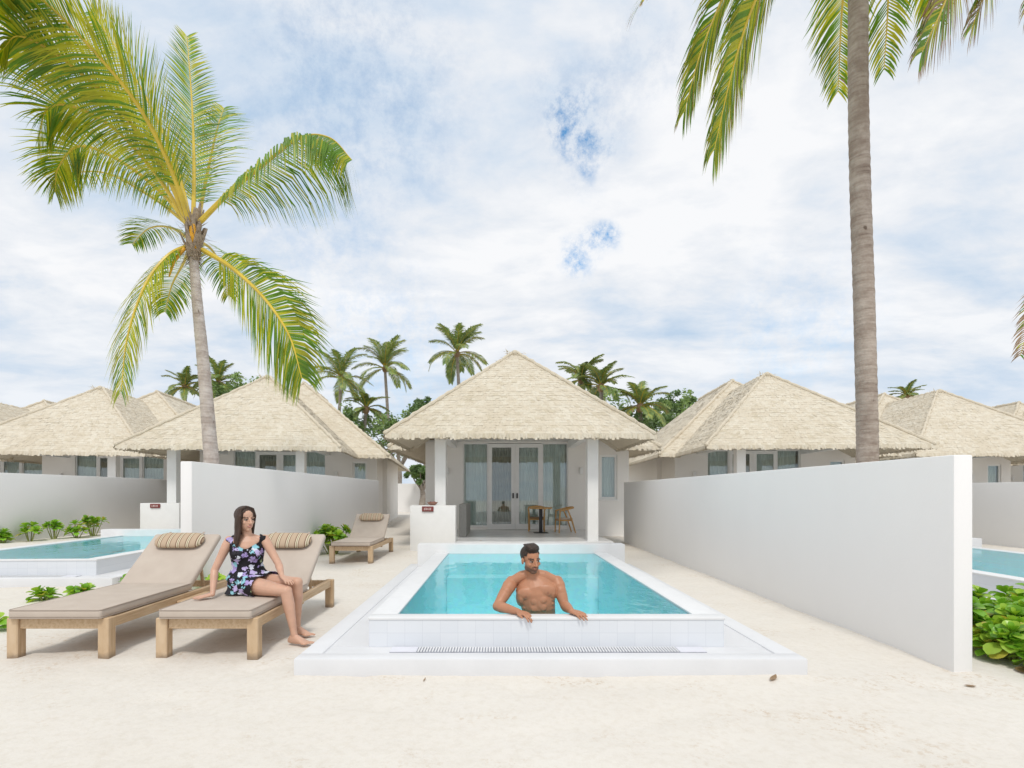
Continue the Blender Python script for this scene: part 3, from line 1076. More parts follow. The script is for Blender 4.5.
# ------------------------------------------------------------------ palms
def leaflet(mb, p, d, width, length, droop, nrm, rng, mi, segs=3, tip_mi=None):
    """a narrow blade that bends towards the ground"""
    cur = Vector(p)
    dr = Vector(d).normalized()
    prof = [.55, 1.0, .72, .03] if segs == 3 else [.6, 1.0, .03]
    side = dr.cross(nrm)
    if side.length < 1e-3: side = Vector((1, 0, 0))
    side.normalize()
    rows = []
    for k in range(segs + 1):
        w = width * prof[k] * .5
        rows.append((cur - side * w, cur + side * w))
        if k < segs:
            cur = cur + dr * (length / segs)
            dr = (dr + Vector((0, 0, -droop)) + Vector((rng.uniform(-.05, .05), rng.uniform(-.05, .05), 0))).normalized()
    b = len(mb.v)
    for a, c in rows:
        mb.v += [a, c]
    for k in range(segs):
        mb.f.append([b + 2 * k, b + 2 * k + 1, b + 2 * k + 3, b + 2 * k + 2])
        mb.m.append(tip_mi if (tip_mi is not None and k == segs - 1) else mi)


def catmull(pts, n):
    pts = [Vector(p) for p in pts]
    q = [pts[0] * 2 - pts[1]] + pts + [pts[-1] * 2 - pts[-2]]
    out = []
    segs = len(pts) - 1
    for i in range(n + 1):
        t = i / n * segs
        k = min(int(t), segs - 1)
        u = t - k
        a, b, c, d_ = q[k], q[k + 1], q[k + 2], q[k + 3]
        out.append(.5 * ((2 * b) + (c - a) * u + (2 * a - 5 * b + 4 * c - d_) * u * u + (3 * b - a - 3 * c + d_) * u ** 3))
    return out


def frond(mb, pts, leaf_len, rng, n_leaf=75, droop=.22, width=.0265, rach=.035, start=.14, w=(.55, .35, .1), lift=.25, tipbrown=0.0, thin=0.0, segs=3, sweep=.75, flat=None, rn=7):
    """pts: rachis control points. slots: 0 green, 1 yellow-green, 2 brown, 3 rachis"""
    N = 40
    c = catmull(pts, N)
    h = c[-1] - c[0]
    h = Vector((h.x, h.y, 0))
    if h.length < .2: h = Vector((0, 1, 0))
    side0 = h.normalized().cross(Vector((0, 0, 1)))
    if flat is not None:
        side0 = Vector(flat).normalized()
    rad = [rach * (1 - .88 * i / N) for i in range(N + 1)]
    mb.limb(c, rad, rn, 3, False)
    tot = n_leaf
    for i in range(tot):
        t = start + (1 - start) * (i + .5) / tot
        f = t * N
        k = min(int(f), N - 1)
        p = c[k].lerp(c[k + 1], f - k)
        tan = (c[k + 1] - c[k]).normalized()
        sd = (side0 - tan * side0.dot(tan)).normalized()
        up = sd.cross(tan)
        if up.z < 0 and flat is None: up = -up
        env = min(1, .35 + 1.6 * (t - start) / (1 - start) * 1.2) * (1 - .62 * max(0, (t - .55) / .45) ** 1.6)
        for s in (-1, 1):
            if rng.random() < thin: continue
            ln = leaf_len * env * rng.uniform(.86, 1.08)
            sw = sweep * (.75 + .75 * t) + rng.uniform(-.10, .10)
            d0 = sd * s + tan * sw + up * (lift + rng.uniform(-.10, .12))
            r = rng.random()
            mi = 0 if r < w[0] else (1 if r < w[0] + w[1] else 2)
            tip = 2 if rng.random() < tipbrown else None
            leaflet(mb, p, d0, width * rng.uniform(.8, 1.15), ln, droop * rng.uniform(.7, 1.4), up, rng, mi, segs, tip)


def palm_trunk(mb, pts, r0, r1, rng, rings=120, n=18, flare=1.12):
    c = catmull(pts, rings)
    secs = []
    for i, p in enumerate(c):
        t = i / rings
        tan = (c[min(i + 1, rings)] - c[max(i - 1, 0)]).normalized()
        a = tan.cross(Vector((0, 1, 0))).normalized()
        b = tan.cross(a)
        r = r0 + (r1 - r0) * t
        r *= 1 + (flare - 1) * max(0, 1 - t / .12) ** 2
        r *= (1.022 if i % 2 else .985) * rng.uniform(.99, 1.012)
        secs.append((p, a * r, b * r))
    mb.loft(secs, n, 0)


LP = [MAT['leaf_green'], MAT['leaf_yellow'], MAT['leaf_brown'], MAT['rachis']]
GOLD = [MAT['leaf_green'], MAT['leaf_gold'], MAT['leaf_brown'], MAT['rachis']]


def near_palm(Y, base, trunk_px, r0, r1, label, barkmat, fronds, crown_px, seed, mats_=LP):
    rng = random.Random(seed)
    bx = base
    root = empty('coconut_palm', bx)
    tag(root, label, 'palm tree')
    off = Vector(bx)
    tp = [Vector((0, 0, -.15))] + [P(x, y, Y) - off for x, y in trunk_px]
    m = MB(); palm_trunk(m, tp, r0, r1, rng)
    m.build('trunk', barkmat, root, True)
    cp = P(crown_px[0], crown_px[1], Y) - off
    # fibrous heart: old sheaths and cut leaf bases round the bud
    h = MB()
    for i in range(22):
        a = i * 2.4
        rr = r1 * (.55 + .25 * (i % 3))
        z0 = -.30 + .028 * i
        lean = rng.uniform(.10, .34)
        p0 = cp + Vector((math.cos(a) * rr, math.sin(a) * rr, z0 - .1))
        p1 = cp + Vector((math.cos(a) * (rr + lean * .5), math.sin(a) * (rr + lean * .5), z0 + rng.uniform(.2, .42)))
        tn = Vector((-math.sin(a), math.cos(a), 0))
        rd = Vector((math.cos(a), math.sin(a), 0))
        h.loft([(p0, tn * .085, rd * .03), (p0.lerp(p1, .5), tn * .06, rd * .022), (p1, tn * .028, rd * .012)], 8, 0)
    for i in range(160):
        a = rng.uniform(0, 6.28); rr = r1 * rng.uniform(.8, 1.3)
        p = cp + Vector((math.cos(a) * rr, math.sin(a) * rr, rng.uniform(-.4, .25)))
        dv = Vector((math.cos(a) * .5, math.sin(a) * .5, rng.uniform(-1.2, .5))).normalized() * rng.uniform(.1, .34)
        s = Vector((-math.sin(a), math.cos(a), 0)) * .012
        h.add([p - s, p + s, p + dv], [(0, 1, 2)])
    h.ell(cp + Vector((0, 0, -.12)), (r1 * 1.0, r1 * 1.0, .30))
    h.build('crown_heart', MAT['fibre'], root, False)
    sp = MB()
    sp.loft([(cp + Vector((.03, -r1 * 1.05, -.22)), Vector((.055, 0, 0)), Vector((0, .03, 0))), (cp + Vector((.03, -r1 * 1.25, .0)), Vector((.075, 0, 0)), Vector((0, .035, 0))),
             (cp + Vector((.02, -r1 * 1.1, .30)), Vector((.03, 0, 0)), Vector((0, .02, 0)))], 10, 0)
    sp.limb([cp + Vector((-.10, -.12, -.25)), cp + Vector((-.22, -.2, -.5)), cp + Vector((-.28, -.22, -.75))], [.03, .026, .012], 8, 0)
    sp.build('orange_sheath', MAT['spathe'], root, True)
    for k, fr in enumerate(fronds):
        pts = [P(x, y, Y + dy) - off for x, y, dy in fr['p']]
        kw = {kk: vv for kk, vv in fr.items() if kk not in ('p', 'gold')}
        m = MB()
        frond(m, pts, rng=random.Random(seed * 31 + k), **kw)
        m.build('frond', GOLD if fr.get('gold') else mats_, root)
    return root


Yl = 8.6
G1, G2, G3 = (.40, .60, 0), (.66, .34, 0), (.54, .46, 0)
left_fronds = [
    dict(p=[(191, 231, .05), (160, 180, -.1), (118, 132, -.2), (78, 108, -.3), (48, 108, -.35), (38, 140, -.4)], leaf_len=1.0, n_leaf=130, w=G1, droop=.24, rach=.04, lift=.1, flat=(.55, -.6, .6), width=.024),
    dict(p=[(192, 229, .1), (176, 165, .4), (150, 105, .7), (118, 50, .9), (92, 12, 1.0)], leaf_len=.95, n_leaf=120, w=G1, droop=.16, rach=.04, lift=.1, flat=(.85, -.3, .3), width=.024),
    dict(p=[(193, 232, 0), (172, 170, -.35), (140, 108, -.75), (95, 52, -1.1), (40, -2, -1.4), (5, -14, -1.6)], leaf_len=1.15, n_leaf=140, w=G1, droop=.26, rach=.055, lift=.15, flat=(.82, -.52, .25)),
    dict(p=[(190, 230, 0), (165, 172, -.2), (120, 110, -.5), (72, 66, -.8), (40, 44, -1.0), (16, 36, -1.2), (4, 48, -1.3)], leaf_len=1.05, n_leaf=140, w=G1, droop=.26, rach=.045, lift=.1, flat=(.7, -.6, .45)),
    dict(p=[(188, 226, .1), (165, 196, .3), (122, 162, .5), (80, 146, .6), (58, 168, .7), (55, 192, .8)], leaf_len=.95, n_leaf=125, w=G1, droop=.30, rach=.042, lift=.1, flat=(.35, -.75, .55)),
    dict(p=[(193, 228, .1), (194, 168, .6), (192, 105, 1.1), (187, 36, 1.5)], leaf_len=.80, n_leaf=100, w=G2, droop=.10, rach=.042, lift=.12, sweep=.95),
    dict(p=[(197, 228, .2), (207, 175, 1.0), (217, 130, 1.8), (224, 108, 2.4)], leaf_len=.85, n_leaf=70, w=G2, droop=.22, rach=.038),
    dict(p=[(200, 222, 0), (230, 192, -.2), (262, 166, -.4), (300, 138, -.6), (330, 138, -.75), (352, 160, -.9)], leaf_len=1.35, n_leaf=125, w=G2, droop=.85, rach=.045, lift=-.75, sweep=.55),
    dict(p=[(188, 246, 0), (168, 256, -.35), (146, 284, -.6), (128, 335, -.8), (121, 392, -.9)], leaf_len=.95, n_leaf=95, w=G1, droop=.5, rach=.042, lift=.0),
    dict(p=[(203, 250, 0), (232, 268, -.4), (264, 298, -.75), (289, 335, -1.0), (302, 378, -1.15)], leaf_len=1.15, n_leaf=135, w=G3, droop=.38, rach=.045, lift=.05, flat=(.75, -.35, .5)),
    dict(p=[(190, 240, .2), (172, 228, .7), (150, 228, 1.2), (132, 244, 1.5)], leaf_len=.62, n_leaf=60, w=G2, droop=.35, rach=.03),
    dict(p=[(192, 240, .2), (184, 262, 1.0), (172, 285, 1.7), (165, 312, 2.1)], leaf_len=.75, n_leaf=70, w=G2, droop=.4, rach=.035),
    dict(p=[(198, 240, .2), (212, 250, .9), (222, 268, 1.6), (228, 296, 1.9)], leaf_len=.6, n_leaf=45, w=G2, droop=.4, rach=.03, thin=.25),
    dict(p=[(190, 226, 0), (150, 196, .8), (100, 172, 1.4), (46, 178, 1.9)], leaf_len=.85, n_leaf=80, w=G2, droop=.35, rach=.036),
]
near_palm(Yl, (-4.92, Yl, 0), [(212, 480), (209, 430), (203, 360), (197, 300), (193, 250)], .136, .070,
          'slender leaning coconut palm with pale trunk behind the white garden wall', MAT['bark_pale'], left_fronds, (194, 238), 3)

Yr = 6.0
B1, B2 = (.50, .46, .04), (.55, .43, .02)
right_fronds = [
    dict(p=[(852, -88, 0), (800, -72, -.1), (760, -10, -.25), (735, 60, -.4), (714, 150, -.5)], leaf_len=1.05, n_leaf=125, w=B1, droop=.5, width=.025, sweep=1.5, rach=.036, lift=.1, tipbrown=.15, flat=(.75, .65, .1)),
    dict(p=[(850, -86, .1), (795, -70, .3), (740, -30, .5), (705, 40, .6), (684, 112, .7)], leaf_len=.95, n_leaf=105, w=B1, droop=.5, width=.025, sweep=1.5, rach=.034, lift=.1, tipbrown=.15, thin=.1, flat=(.75, .6, .1)),
    dict(p=[(850, -92, -.2), (780, -110, -.6), (715, -80, -.9), (664, -30, -1.1), (640, 6, -1.2)], leaf_len=.62, n_leaf=70, w=B1, droop=.6, rach=.034, tipbrown=.8, thin=.35),
    dict(p=[(856, -90, .5), (850, -60, 1.1), (842, 10, 1.6), (838, 92, 1.9)], leaf_len=.70, n_leaf=80, w=B2, droop=.35, rach=.036, lift=.05),
    dict(p=[(862, -90, .4), (880, -70, 1.0), (888, -10, 1.5), (884, 70, 1.7)], leaf_len=.62, n_leaf=60, w=B2, droop=.4, rach=.034, thin=.15),
    dict(p=[(866, -86, 0), (920, -88, -.3), (952, -58, -.5), (948, -8, -.6), (922, 52, -.7)], leaf_len=.85, n_leaf=95, w=(.36, .44, .20), droop=.50, width=.022, sweep=1.3, rach=.036, tipbrown=.9, thin=.12, flat=(.85, .4, .2)),
    dict(p=[(868, -88, .1), (930, -104, .4), (978, -78, .6), (990, -30, .8), (972, 28, .9)], leaf_len=.85, n_leaf=80, w=(.34, .40, .26), droop=.6, width=.022, sweep=1.3, rach=.036, tipbrown=.9, thin=.2, flat=(.85, .4, 0)),
    dict(p=[(868, -90, .1), (950, -118, .2), (1015, -88, .3), (1040, -40, .4), (1026, 14, .4)], leaf_len=.75, n_leaf=70, w=(.34, .40, .26), droop=.6, width=.022, sweep=1.3, rach=.034, tipbrown=.9, thin=.25, flat=(.8, .5, 0)),
    dict(p=[(868, -96, .3), (900, -80, 1.0), (925, -30, 1.6), (935, 20, 1.9)], leaf_len=.6, n_leaf=60, w=B2, droop=.4, rach=.034, thin=.2),
    dict(p=[(856, -98, -.1), (820, -190, -.8), (770, -250, -1.5), (700, -270, -2.1)], leaf_len=.9, n_leaf=80, w=G2, droop=.25, rach=.04),
    dict(p=[(860, -98, .1), (870, -220, .6), (885, -320, 1.0), (905, -380, 1.6)], leaf_len=.9, n_leaf=80, w=G2, droop=.2, rach=.04),
    dict(p=[(864, -98, 0), (920, -190, -.8), (985, -240, -1.4), (1060, -250, -2.0)], leaf_len=.9, n_leaf=80, w=G2, droop=.25, rach=.04),
    dict(p=[(858, -98, .2), (800, -200, .9), (740, -260, 1.6), (690, -270, 2.2)], leaf_len=.9, n_leaf=80, w=G2, droop=.25, rach=.04),
]
near_palm(Yr, (4.50, Yr, 0), [(868, 480), (867, 420), (864, 300), (860, 180), (858, 60), (859, -80)], .116, .101,
          'tall straight coconut palm with brown trunk behind the long garden wall', MAT['bark_brown'], right_fronds, (859, -88), 5)
# a third palm beyond the picture edge whose drooping frond tip shows
edge_fronds = [dict(p=[(1085, 250, 0), (1060, 262, -.2), (1038, 300, -.35), (1020, 356, -.45)], leaf_len=.42, n_leaf=60, w=(.2, .2, .6), droop=.35, rach=.03, tipbrown=.9)]
for k in range(6):
    a = k * 1.05 + .5
    edge_fronds.append(dict(p=[(1088, 246, 0), (1088 + 55 * math.cos(a) + 40, 225, .9 * math.sin(a)), (1088 + 80 * math.cos(a) + 80, 235, 1.6 * math.sin(a)), (1088 + 90 * math.cos(a) + 100, 300, 2.1 * math.sin(a))], leaf_len=.6, n_leaf=50, w=G3, droop=.3, rach=.035))
near_palm(9.0, P(1092, 493 + 78, 9.0) * 1.0, [(1092, 500), (1090, 400), (1088, 258)], .14, .11,
          'coconut palm beyond the picture edge, only one brown frond tip showing', MAT['bark_brown'], edge_fronds, (1088, 248), 9)


# palms and trees behind the villas
def far_palm(px, py, Y, radius, label, seed, light=.4, nf=20):
    rng = random.Random(seed)
    c = P(px, py, Y)
    root = empty('coconut_palm', (c.x + rng.uniform(-.6, .6), Y, 0))
    tag(root, label, 'palm tree', 'coconut palms behind the villas')
    cp = c - Vector(root.location)
    m = MB(); palm_trunk(m, [(0, 0, -.1), (cp.x * .3, 0, c.z * .5), cp], .20, .13, rng, 40, 10)
    m.build('trunk', MAT['bark_far'], root, True)
    m = MB()
    for k in range(nf):
        a = k * 2.399 + rng.uniform(-.25, .25)
        el = rng.uniform(-.25, 1.2) if k > 5 else rng.uniform(.9, 1.45)
        L = radius * rng.uniform(.85, 1.15)
        hx, hy = math.cos(a), math.sin(a)
        pts = [cp + Vector((0, 0, .05))]
        p = pts[0].copy(); e = el
        for s in range(4):
            p = p + Vector((hx * math.cos(e), hy * math.cos(e), math.sin(e))) * L / 4
            e -= rng.uniform(.20, .46)
            pts.append(p.copy())
        wl = (1 - light, light, .05) if k % 4 else (.35, .5, .15)
        frond(m, pts, radius * .25, rng, 44, .55, .075, .05, .12, wl, .1, segs=2, rn=4)
    m.ell(cp, (.28, .28, .38), None, 8, 6, 2)
    m.build('crown', [MAT['far_leaf'], MAT['far_leaf_light'], MAT['leaf_brown'], MAT['leaf_gold']], root)


far_palm(341, 379, 46, 3.3, 'coconut palm with dense crown between the leaning palm and the slimmer one', 21)
far_palm(385, 369, 48, 3.5, 'coconut palm with bare slim trunk showing in the gap between two roofs', 22, .4)
far_palm(457, 354, 44, 3.3, 'tallest distant coconut palm above the slope of the central roof', 23, .35)
far_palm(218, 384, 45, 2.6, 'dark coconut palm just behind the pale leaning trunk', 24)
far_palm(185, 388, 44, 2.2, 'small dark palm crown peeping over a roof beside the leaning trunk', 29)
far_palm(581, 380, 40, 2.4, 'palm crown just clearing the falling edge of the central roof', 25)
far_palm(601, 388, 38, 2.5, 'spiky palm crown low beside the central roof', 26, .3)
far_palm(640, 408, 34, 2.4, 'low bushy palm between the central roof and its neighbour', 27, .45, 20)
far_palm(366, 410, 40, 2.0, 'low palm crown below the two tall ones, above the roof gap', 28, .4, 18)
far_palm(907, 397, 46, 1.7, 'small palm tuft above a roof beyond the tall brown trunk', 30)


def tree(px, py, Y, r, label, seed, light=.35, gap=.5):
    rng = random.Random(seed)
    c = P(px, py, Y)
    root = empty('broadleaf_tree', (c.x, Y, 0))
    tag(root, label, 'tree', 'broadleaf trees behind the villas')
    m = MB()
    H = c.z
    m.limb([(0, 0, -.1), (.15, 0, H * .4), (0, 0, H * .75)], [.28, .2, .1], 8)
    for k in range(7):
        a = k * 2.4
        m.limb([(.1, 0, H * .45 + .05 * k), (math.cos(a) * r * .5, math.sin(a) * r * .5, H * .75), (math.cos(a) * r * .8, math.sin(a) * r * .8, H * .92)], [.1, .06, .02], 6)
    m.build('trunk', MAT['bark_far'], root, True)
    f = MB()
    for k in range(34):
        v = Vector((rng.gauss(0, 1), rng.gauss(0, 1), rng.gauss(0, .75))).normalized() * r * rng.uniform(.25, 1)
        cc = Vector((0, 0, H - r * .25)) + Vector((v.x * 1.25, v.y * 1.25, v.z * .85))
        cr = r * rng.uniform(.16, .34)
        mi = 1 if rng.random() < light else 0
        for j in range(85):
            d_ = Vector((rng.gauss(0, 1), rng.gauss(0, 1), rng.gauss(0, 1))).normalized() * cr * rng.random() ** .4
            p = cc + d_
            a = Vector((rng.gauss(0, 1), rng.gauss(0, 1), rng.gauss(0, .5))).normalized() * rng.uniform(.10, .20)
            b_ = a.cross(Vector((rng.gauss(0, 1), rng.gauss(0, 1), rng.gauss(0, 1)))).normalized() * rng.uniform(.05, .10)
            f.add([p - a, p + b_, p + a, p - b_], [(0, 1, 2, 3)], mi)
    f.build('crown', [MAT['tree_leaf'], MAT['tree_leaf_light']], root)


tree(398, 424, 42, 2.6, 'broadleaf tree filling the gap beside the central roof', 41)
tree(424, 406, 46, 1.1, 'small airy tree just above the central roof edge', 42, .2)
tree(240, 386, 44, 2.4, 'dark bushy tree over the roof behind the leaning trunk', 43, .4)
tree(352, 420, 40, 2.0, 'rounded tree beneath the pair of distant palms', 44, .5)
tree(616, 412, 36, 2.2, 'green bushy tree tucked behind the slope of the central roof', 45, .5)
tree(662, 416, 42, 1.9, 'round green tree behind the bushy palm', 46, .3)
tree(680, 400, 48, 1.8, 'bluish green airy tree peeping over a ridge beyond the bushy palm', 47, .2)
tree(421, 470, 36, .9, 'low tree seen in the narrow gap beside the central villa', 48, .3)


# ------------------------------------------------------------------ beach plants
def shrub(loc, h, rad, label, seed, n=14, leaf=.16, group='beach cabbage plants', light=.35):
    rng = random.Random(seed)
    root = empty('beach_shrub', loc)
    tag(root, label, 'plant', group)
    st, f = MB(), MB()
    for k in range(n):
        a = rng.uniform(0, 6.28); rr = rad * math.sqrt(rng.random()) * .8
        top = Vector((math.cos(a) * rr, math.sin(a) * rr, h * rng.uniform(.45, 1.0) * (1 - .35 * (rr / rad) ** 2)))
        st.limb([(top.x * .25, top.y * .25, -.03), (top.x * .7, top.y * .7, top.z * .55), top], [.012, .010, .007], 6)
        ax = (Vector((math.cos(a) * .7 * rr / rad, math.sin(a) * .7 * rr / rad, 1))).normalized()
        u = ax.cross(Vector((1, .3, 0))).normalized(); v = ax.cross(u)
        m = rng.randint(11, 15)
        for j in range(m):
            b_ = j * 2.4 + rng.uniform(-.2, .2)
            q = j / m
            el = 1.15 - 1.25 * q
            dv = (u * math.cos(b_) + v * math.sin(b_)) * math.cos(el) + ax * math.sin(el)
            L = leaf * (.55 + .55 * q) * rng.uniform(.85, 1.15)
            sd = dv.cross(ax)
            if sd.length < 1e-3: continue
            sd.normalize()
            nn = sd.cross(dv).normalized()
            p = top - ax * .05 * q
            r = rng.random()
            mi = 1 if r < light else (2 if r > .95 or (q > .9 and r > .8) else 0)
            prof = [(0, .05), (.2, .11), (.4, .22), (.6, .31), (.78, .33), (.92, .23), (1.0, .05)]
            b0 = len(f.v)
            for t, w in prof:
                c = p + dv * L * t + nn * L * (.10 * math.sin(t * 2.4)) + Vector((0, 0, -L * .22 * t * t * q))
                f.v += [c - sd * w * L + nn * L * .07 * w / .3, c - nn * L * .02, c + sd * w * L + nn * L * .07 * w / .3]
            for t in range(6):
                for s in (0, 1):
                    f.f.append([b0 + 3 * t + s, b0 + 3 * t + s + 1, b0 + 3 * t + s + 4, b0 + 3 * t + s + 3]); f.m.append(mi)
    st.build('stems', MAT['stem'], root, True)
    o = f.build('foliage', [MAT['shrub'], MAT['shrub_light'], MAT['shrub_yellow']], root, True)
    return root


WP = 'small plants along the foot of the far garden wall'
for i, (px, Y, h, lab) in enumerate([(3, 12.2, .35, 'small plant at the foot of the far garden wall, cut by the picture edge'), (30, 12.7, .50, 'slim plant at the far wall foot, next to the one at the picture edge'),
                                     (54, 13.2, .46, 'narrow small plant in the middle of the row at the far garden wall'), (77, 13.7, .44, 'bushy low plant in the far wall row, next to its darkest largest one'),
                                     (93, 14.2, .60, 'largest darker plant at the end of the far wall row, nearest the sign wall')]):
    x = (px - VX) * Y / F
    shrub((x, Y, ground_z(x, Y)), h, .20 if i != 4 else .30, lab, 60 + i, 7 if i != 4 else 10, .17, WP)
shrub((-3.80, 11.5, 0), .68, .46, 'bright green leafy shrub beside the small far sun lounger', 70, 22, .20, light=.55)
shrub((-5.85, 6.45, 0), .15, .13, 'low green sprig behind the foot of the empty sun lounger', 71, 4, .15)
shrub((-5.45, 6.50, 0), .17, .14, 'low green sprig close to the deck of the pool behind the loungers', 72, 5, .15)
shrub((-5.15, 7.2, 0), .26, .24, 'small leafy sprig at the deck corner of the pool behind the empty lounger', 73, 5, .16)
shrub((-5.15, 5.15, 0), .14, .16, 'tiny sprig at the picture edge beside the empty lounger leg', 74, 3, .16)
shrub((-3.95, 7.05, 0), .28, .18, 'yellowish green sprig seen between the two near sun loungers', 75, 5, .16, light=.8)
for i, (x, y, h, r, lab) in enumerate([(4.22, 4.75, .50, .34, 'upright leafy bush touching the near end of the long garden wall'), (4.80, 5.3, .52, .38, 'leafy bush standing back towards the half hidden pool'),
                                       (4.72, 4.55, .45, .36, 'broad leafy bush in the middle of the clump by the wall end'), (4.33, 4.20, .30, .26, 'low yellowing bush at the front of the clump by the wall end'),
                                       (4.28, 3.78, .30, .24, 'lowest leafy plant, nearest the viewer in the clump by the wall end'), (5.25, 4.9, .50, .4, 'leafy bush cut by the picture edge')]):
    shrub((x, y, 0), h, r, lab, 80 + i, 20, .16, 'bushes at the end of the long garden wall', .4)


# leaves and twigs that fell on the sand
def scrap(x, y, L, w, label, seed, bend=.25, lift=0.0):
    rng = random.Random(seed)
    m = MB(); a = rng.uniform(0, 6.28)
    dx, dy = Vector((math.cos(a), math.sin(a), 0)), Vector((-math.sin(a), math.cos(a), 0))
    z0 = ground_z(x, y) + .006 + lift
    n = 6; vs = []
    for k in range(n + 1):
        t = k / n
        ww = w * math.sin(math.pi * (.06 + .9 * t))
        c = dx * (t - .5) * L + Vector((0, 0, bend * L * (t - .5) ** 2))
        vs += [c - dy * ww + Vector((0, 0, .2 * ww)), c, c + dy * ww + Vector((0, 0, .2 * ww))]
    fs = []
    for k in range(n):
        for s in (0, 1):
            fs.append((3 * k + s, 3 * k + s + 1, 3 * k + s + 4, 3 * k + s + 3))
    m.add(vs, fs)
    o = m.build('fallen_leaf', MAT['leaf_brown'], None, True, (x, y, z0))
    tag(o, label, 'leaf', 'dry leaves lying about')


scrap(2.06, 3.74, .15, .02, 'curled dry brown leaf on the sand at the front edge of the white pool deck', 1)
scrap(3.42, 3.62, .07, .018, 'small dry leaf on the sand at the near end of the long garden wall', 2)
scrap(-.55, 3.74, .07, .006, 'thin dry scrap on the open sand in front of the pool deck', 3)
scrap(-.42, 12.2, .09, .03, 'dry leaf on the grey terrace above the rear pool kerb', 4, .25, .222)
scrap(4.10, 3.9, .18, .05, 'large brown leaf lying under the bushes by the wall end', 5)


# ------------------------------------------------------------------ people
def rot_to(fwd, up):
    """head or body axes: x = across, y = forward, z = up"""
    f = Vector(fwd).normalized(); u = Vector(up)
    x = f.cross(u).normalized(); u = x.cross(f).normalized()
    return Matrix((x, f, u)).transposed()


def add_head(m, c, Rm, s=1.0, male=True):
    M = Matrix.Translation(c) @ Rm.to_4x4() @ Matrix.Scale(s, 4)
    m.ell((0, -.012, .035), (.074, .093, .082), None, 20, 14, 0, M)
    m.ell((0, .025, -.03), (.060, .066, .085), None, 20, 14, 0, M)
    m.ell((0, .050, -.094), (.034 if male else .026, .032, .024), None, 12, 8, 0, M)
    for x in (-1, 1):
        m.ell((x * (.036 if male else .029), .018, -.066), (.026 if male else .021, .045, .032), None, 12, 8, 0, M)
        m.ell((x * .030, .080, .019), (.024, .011, .008), None, 12, 8, 0, M)
        m.ell((x * (.040 if male else .035), .060, -.026), (.023, .022 if male else .021, .019), None, 12, 8, 0, M)
        m.ell((x * .031, .0785, .001), (.0125, .0115, .0085), None, 12, 8, 0, M)
        m.ell((x * .0105, .099, -.034), (.0085, .010, .007), None, 10, 7, 0, M)
        m.ell((x * .076, -.006, -.006), (.009, .020, .032), None, 10, 8, 0, M)
    m.limb([(0, .088, .008), (0, .100, -.014), (0, .110, -.030)], [.0075, .0095, .0115], 10, 0, True, M)
    m.ell((0, .0905, -.056), (.021, .0085, .0055), None, 12, 7, 0, M)
    m.ell((0, .0885, -.0665), (.019, .0095, .0065), None, 12, 7, 0, M)
    return M


def add_hand(m, wrist, fwd, normal, thumb_side, s=1.0, curl=.25, spread=.10, curls=None):
    """fwd: towards the fingertips; normal: back of the hand; thumb_side: +1/-1 along fwd x normal"""
    f = Vector(fwd).normalized(); n = Vector(normal)
    n = (n - f * n.dot(f)).normalized()
    x = f.cross(n).normalized()
    w = Vector(wrist)
    pal = [(0, .026, .018), (.03, .034, .016), (.065, .041, .0145), (.092, .041, .013)]
    m.loft([(w + f * d_ * s, x * a * s, n * b_ * s) for d_, a, b_ in pal], 14)
    lens = [.070, .080, .074, .058]
    for k in range(4):
        off = (-.030 + .020 * k) * s * (-thumb_side)
        base = w + f * (.086 - .004 * abs(k - 1)) * s + x * off
        ang = (-1.5 + k) * spread * (-thumb_side)
        d_ = (f + x * math.tan(ang)).normalized()
        L = lens[k] * s
        cu = (curls[k] if curls else curl)
        pts = [base - d_ * .02 * s, base]
        cur = base.copy(); dd = d_.copy()
        for part in (.45, .30, .25):
            dd = (dd - n * math.tan(cu) * .9).normalized()
            cur = cur + dd * L * part
            pts.append(cur.copy())
        m.limb(pts, [.0098 * s, .0095 * s, .0088 * s, .0080 * s, .0068 * s], 10)
    tb = w + f * .022 * s + x * thumb_side * .024 * s
    d1 = (f * .75 + x * thumb_side * .75 - n * .15).normalized()
    d2 = (f * 1.0 + x * thumb_side * .35 - n * .15).normalized()
    m.limb([tb - d1 * .015 * s, tb + d1 * .032 * s, tb + d1 * .032 * s + d2 * .030 * s, tb + d1 * .032 * s + d2 * .054 * s], [.014 * s, .0125 * s, .0105 * s, .0078 * s], 10)


def add_foot(m, ankle, fwd, s=1.0):
    a = Vector(ankle); f = Vector(fwd).normalized()
    x = Vector((f.y, -f.x, 0)).normalized()
    z = Vector((0, 0, 1))
    secs = []
    for d_, h, w_, th in [(-.055, .030, .026, .026), (-.03, .045, .034, .045), (.03, .043, .036, .043), (.08, .032, .040, .030), (.125, .020, .045, .018), (.15, .016, .044, .014)]:
        secs.append((a + f * d_ * s + z * (h * s - a.z + a_floor), x * w_ * s, z * th * s))
    m.loft(secs, 14)
    for k in range(5):
        o = x * (-.036 + .018 * k) * s
        p = a + f * (.145 - .006 * k) * s + o + z * (.015 * s - a.z + a_floor)
        r_ = (.0125 if k == 0 else .0088) * s
        m.limb([p, p + f * (.045 - .006 * k) * s], [r_, r_ * .85], 8)


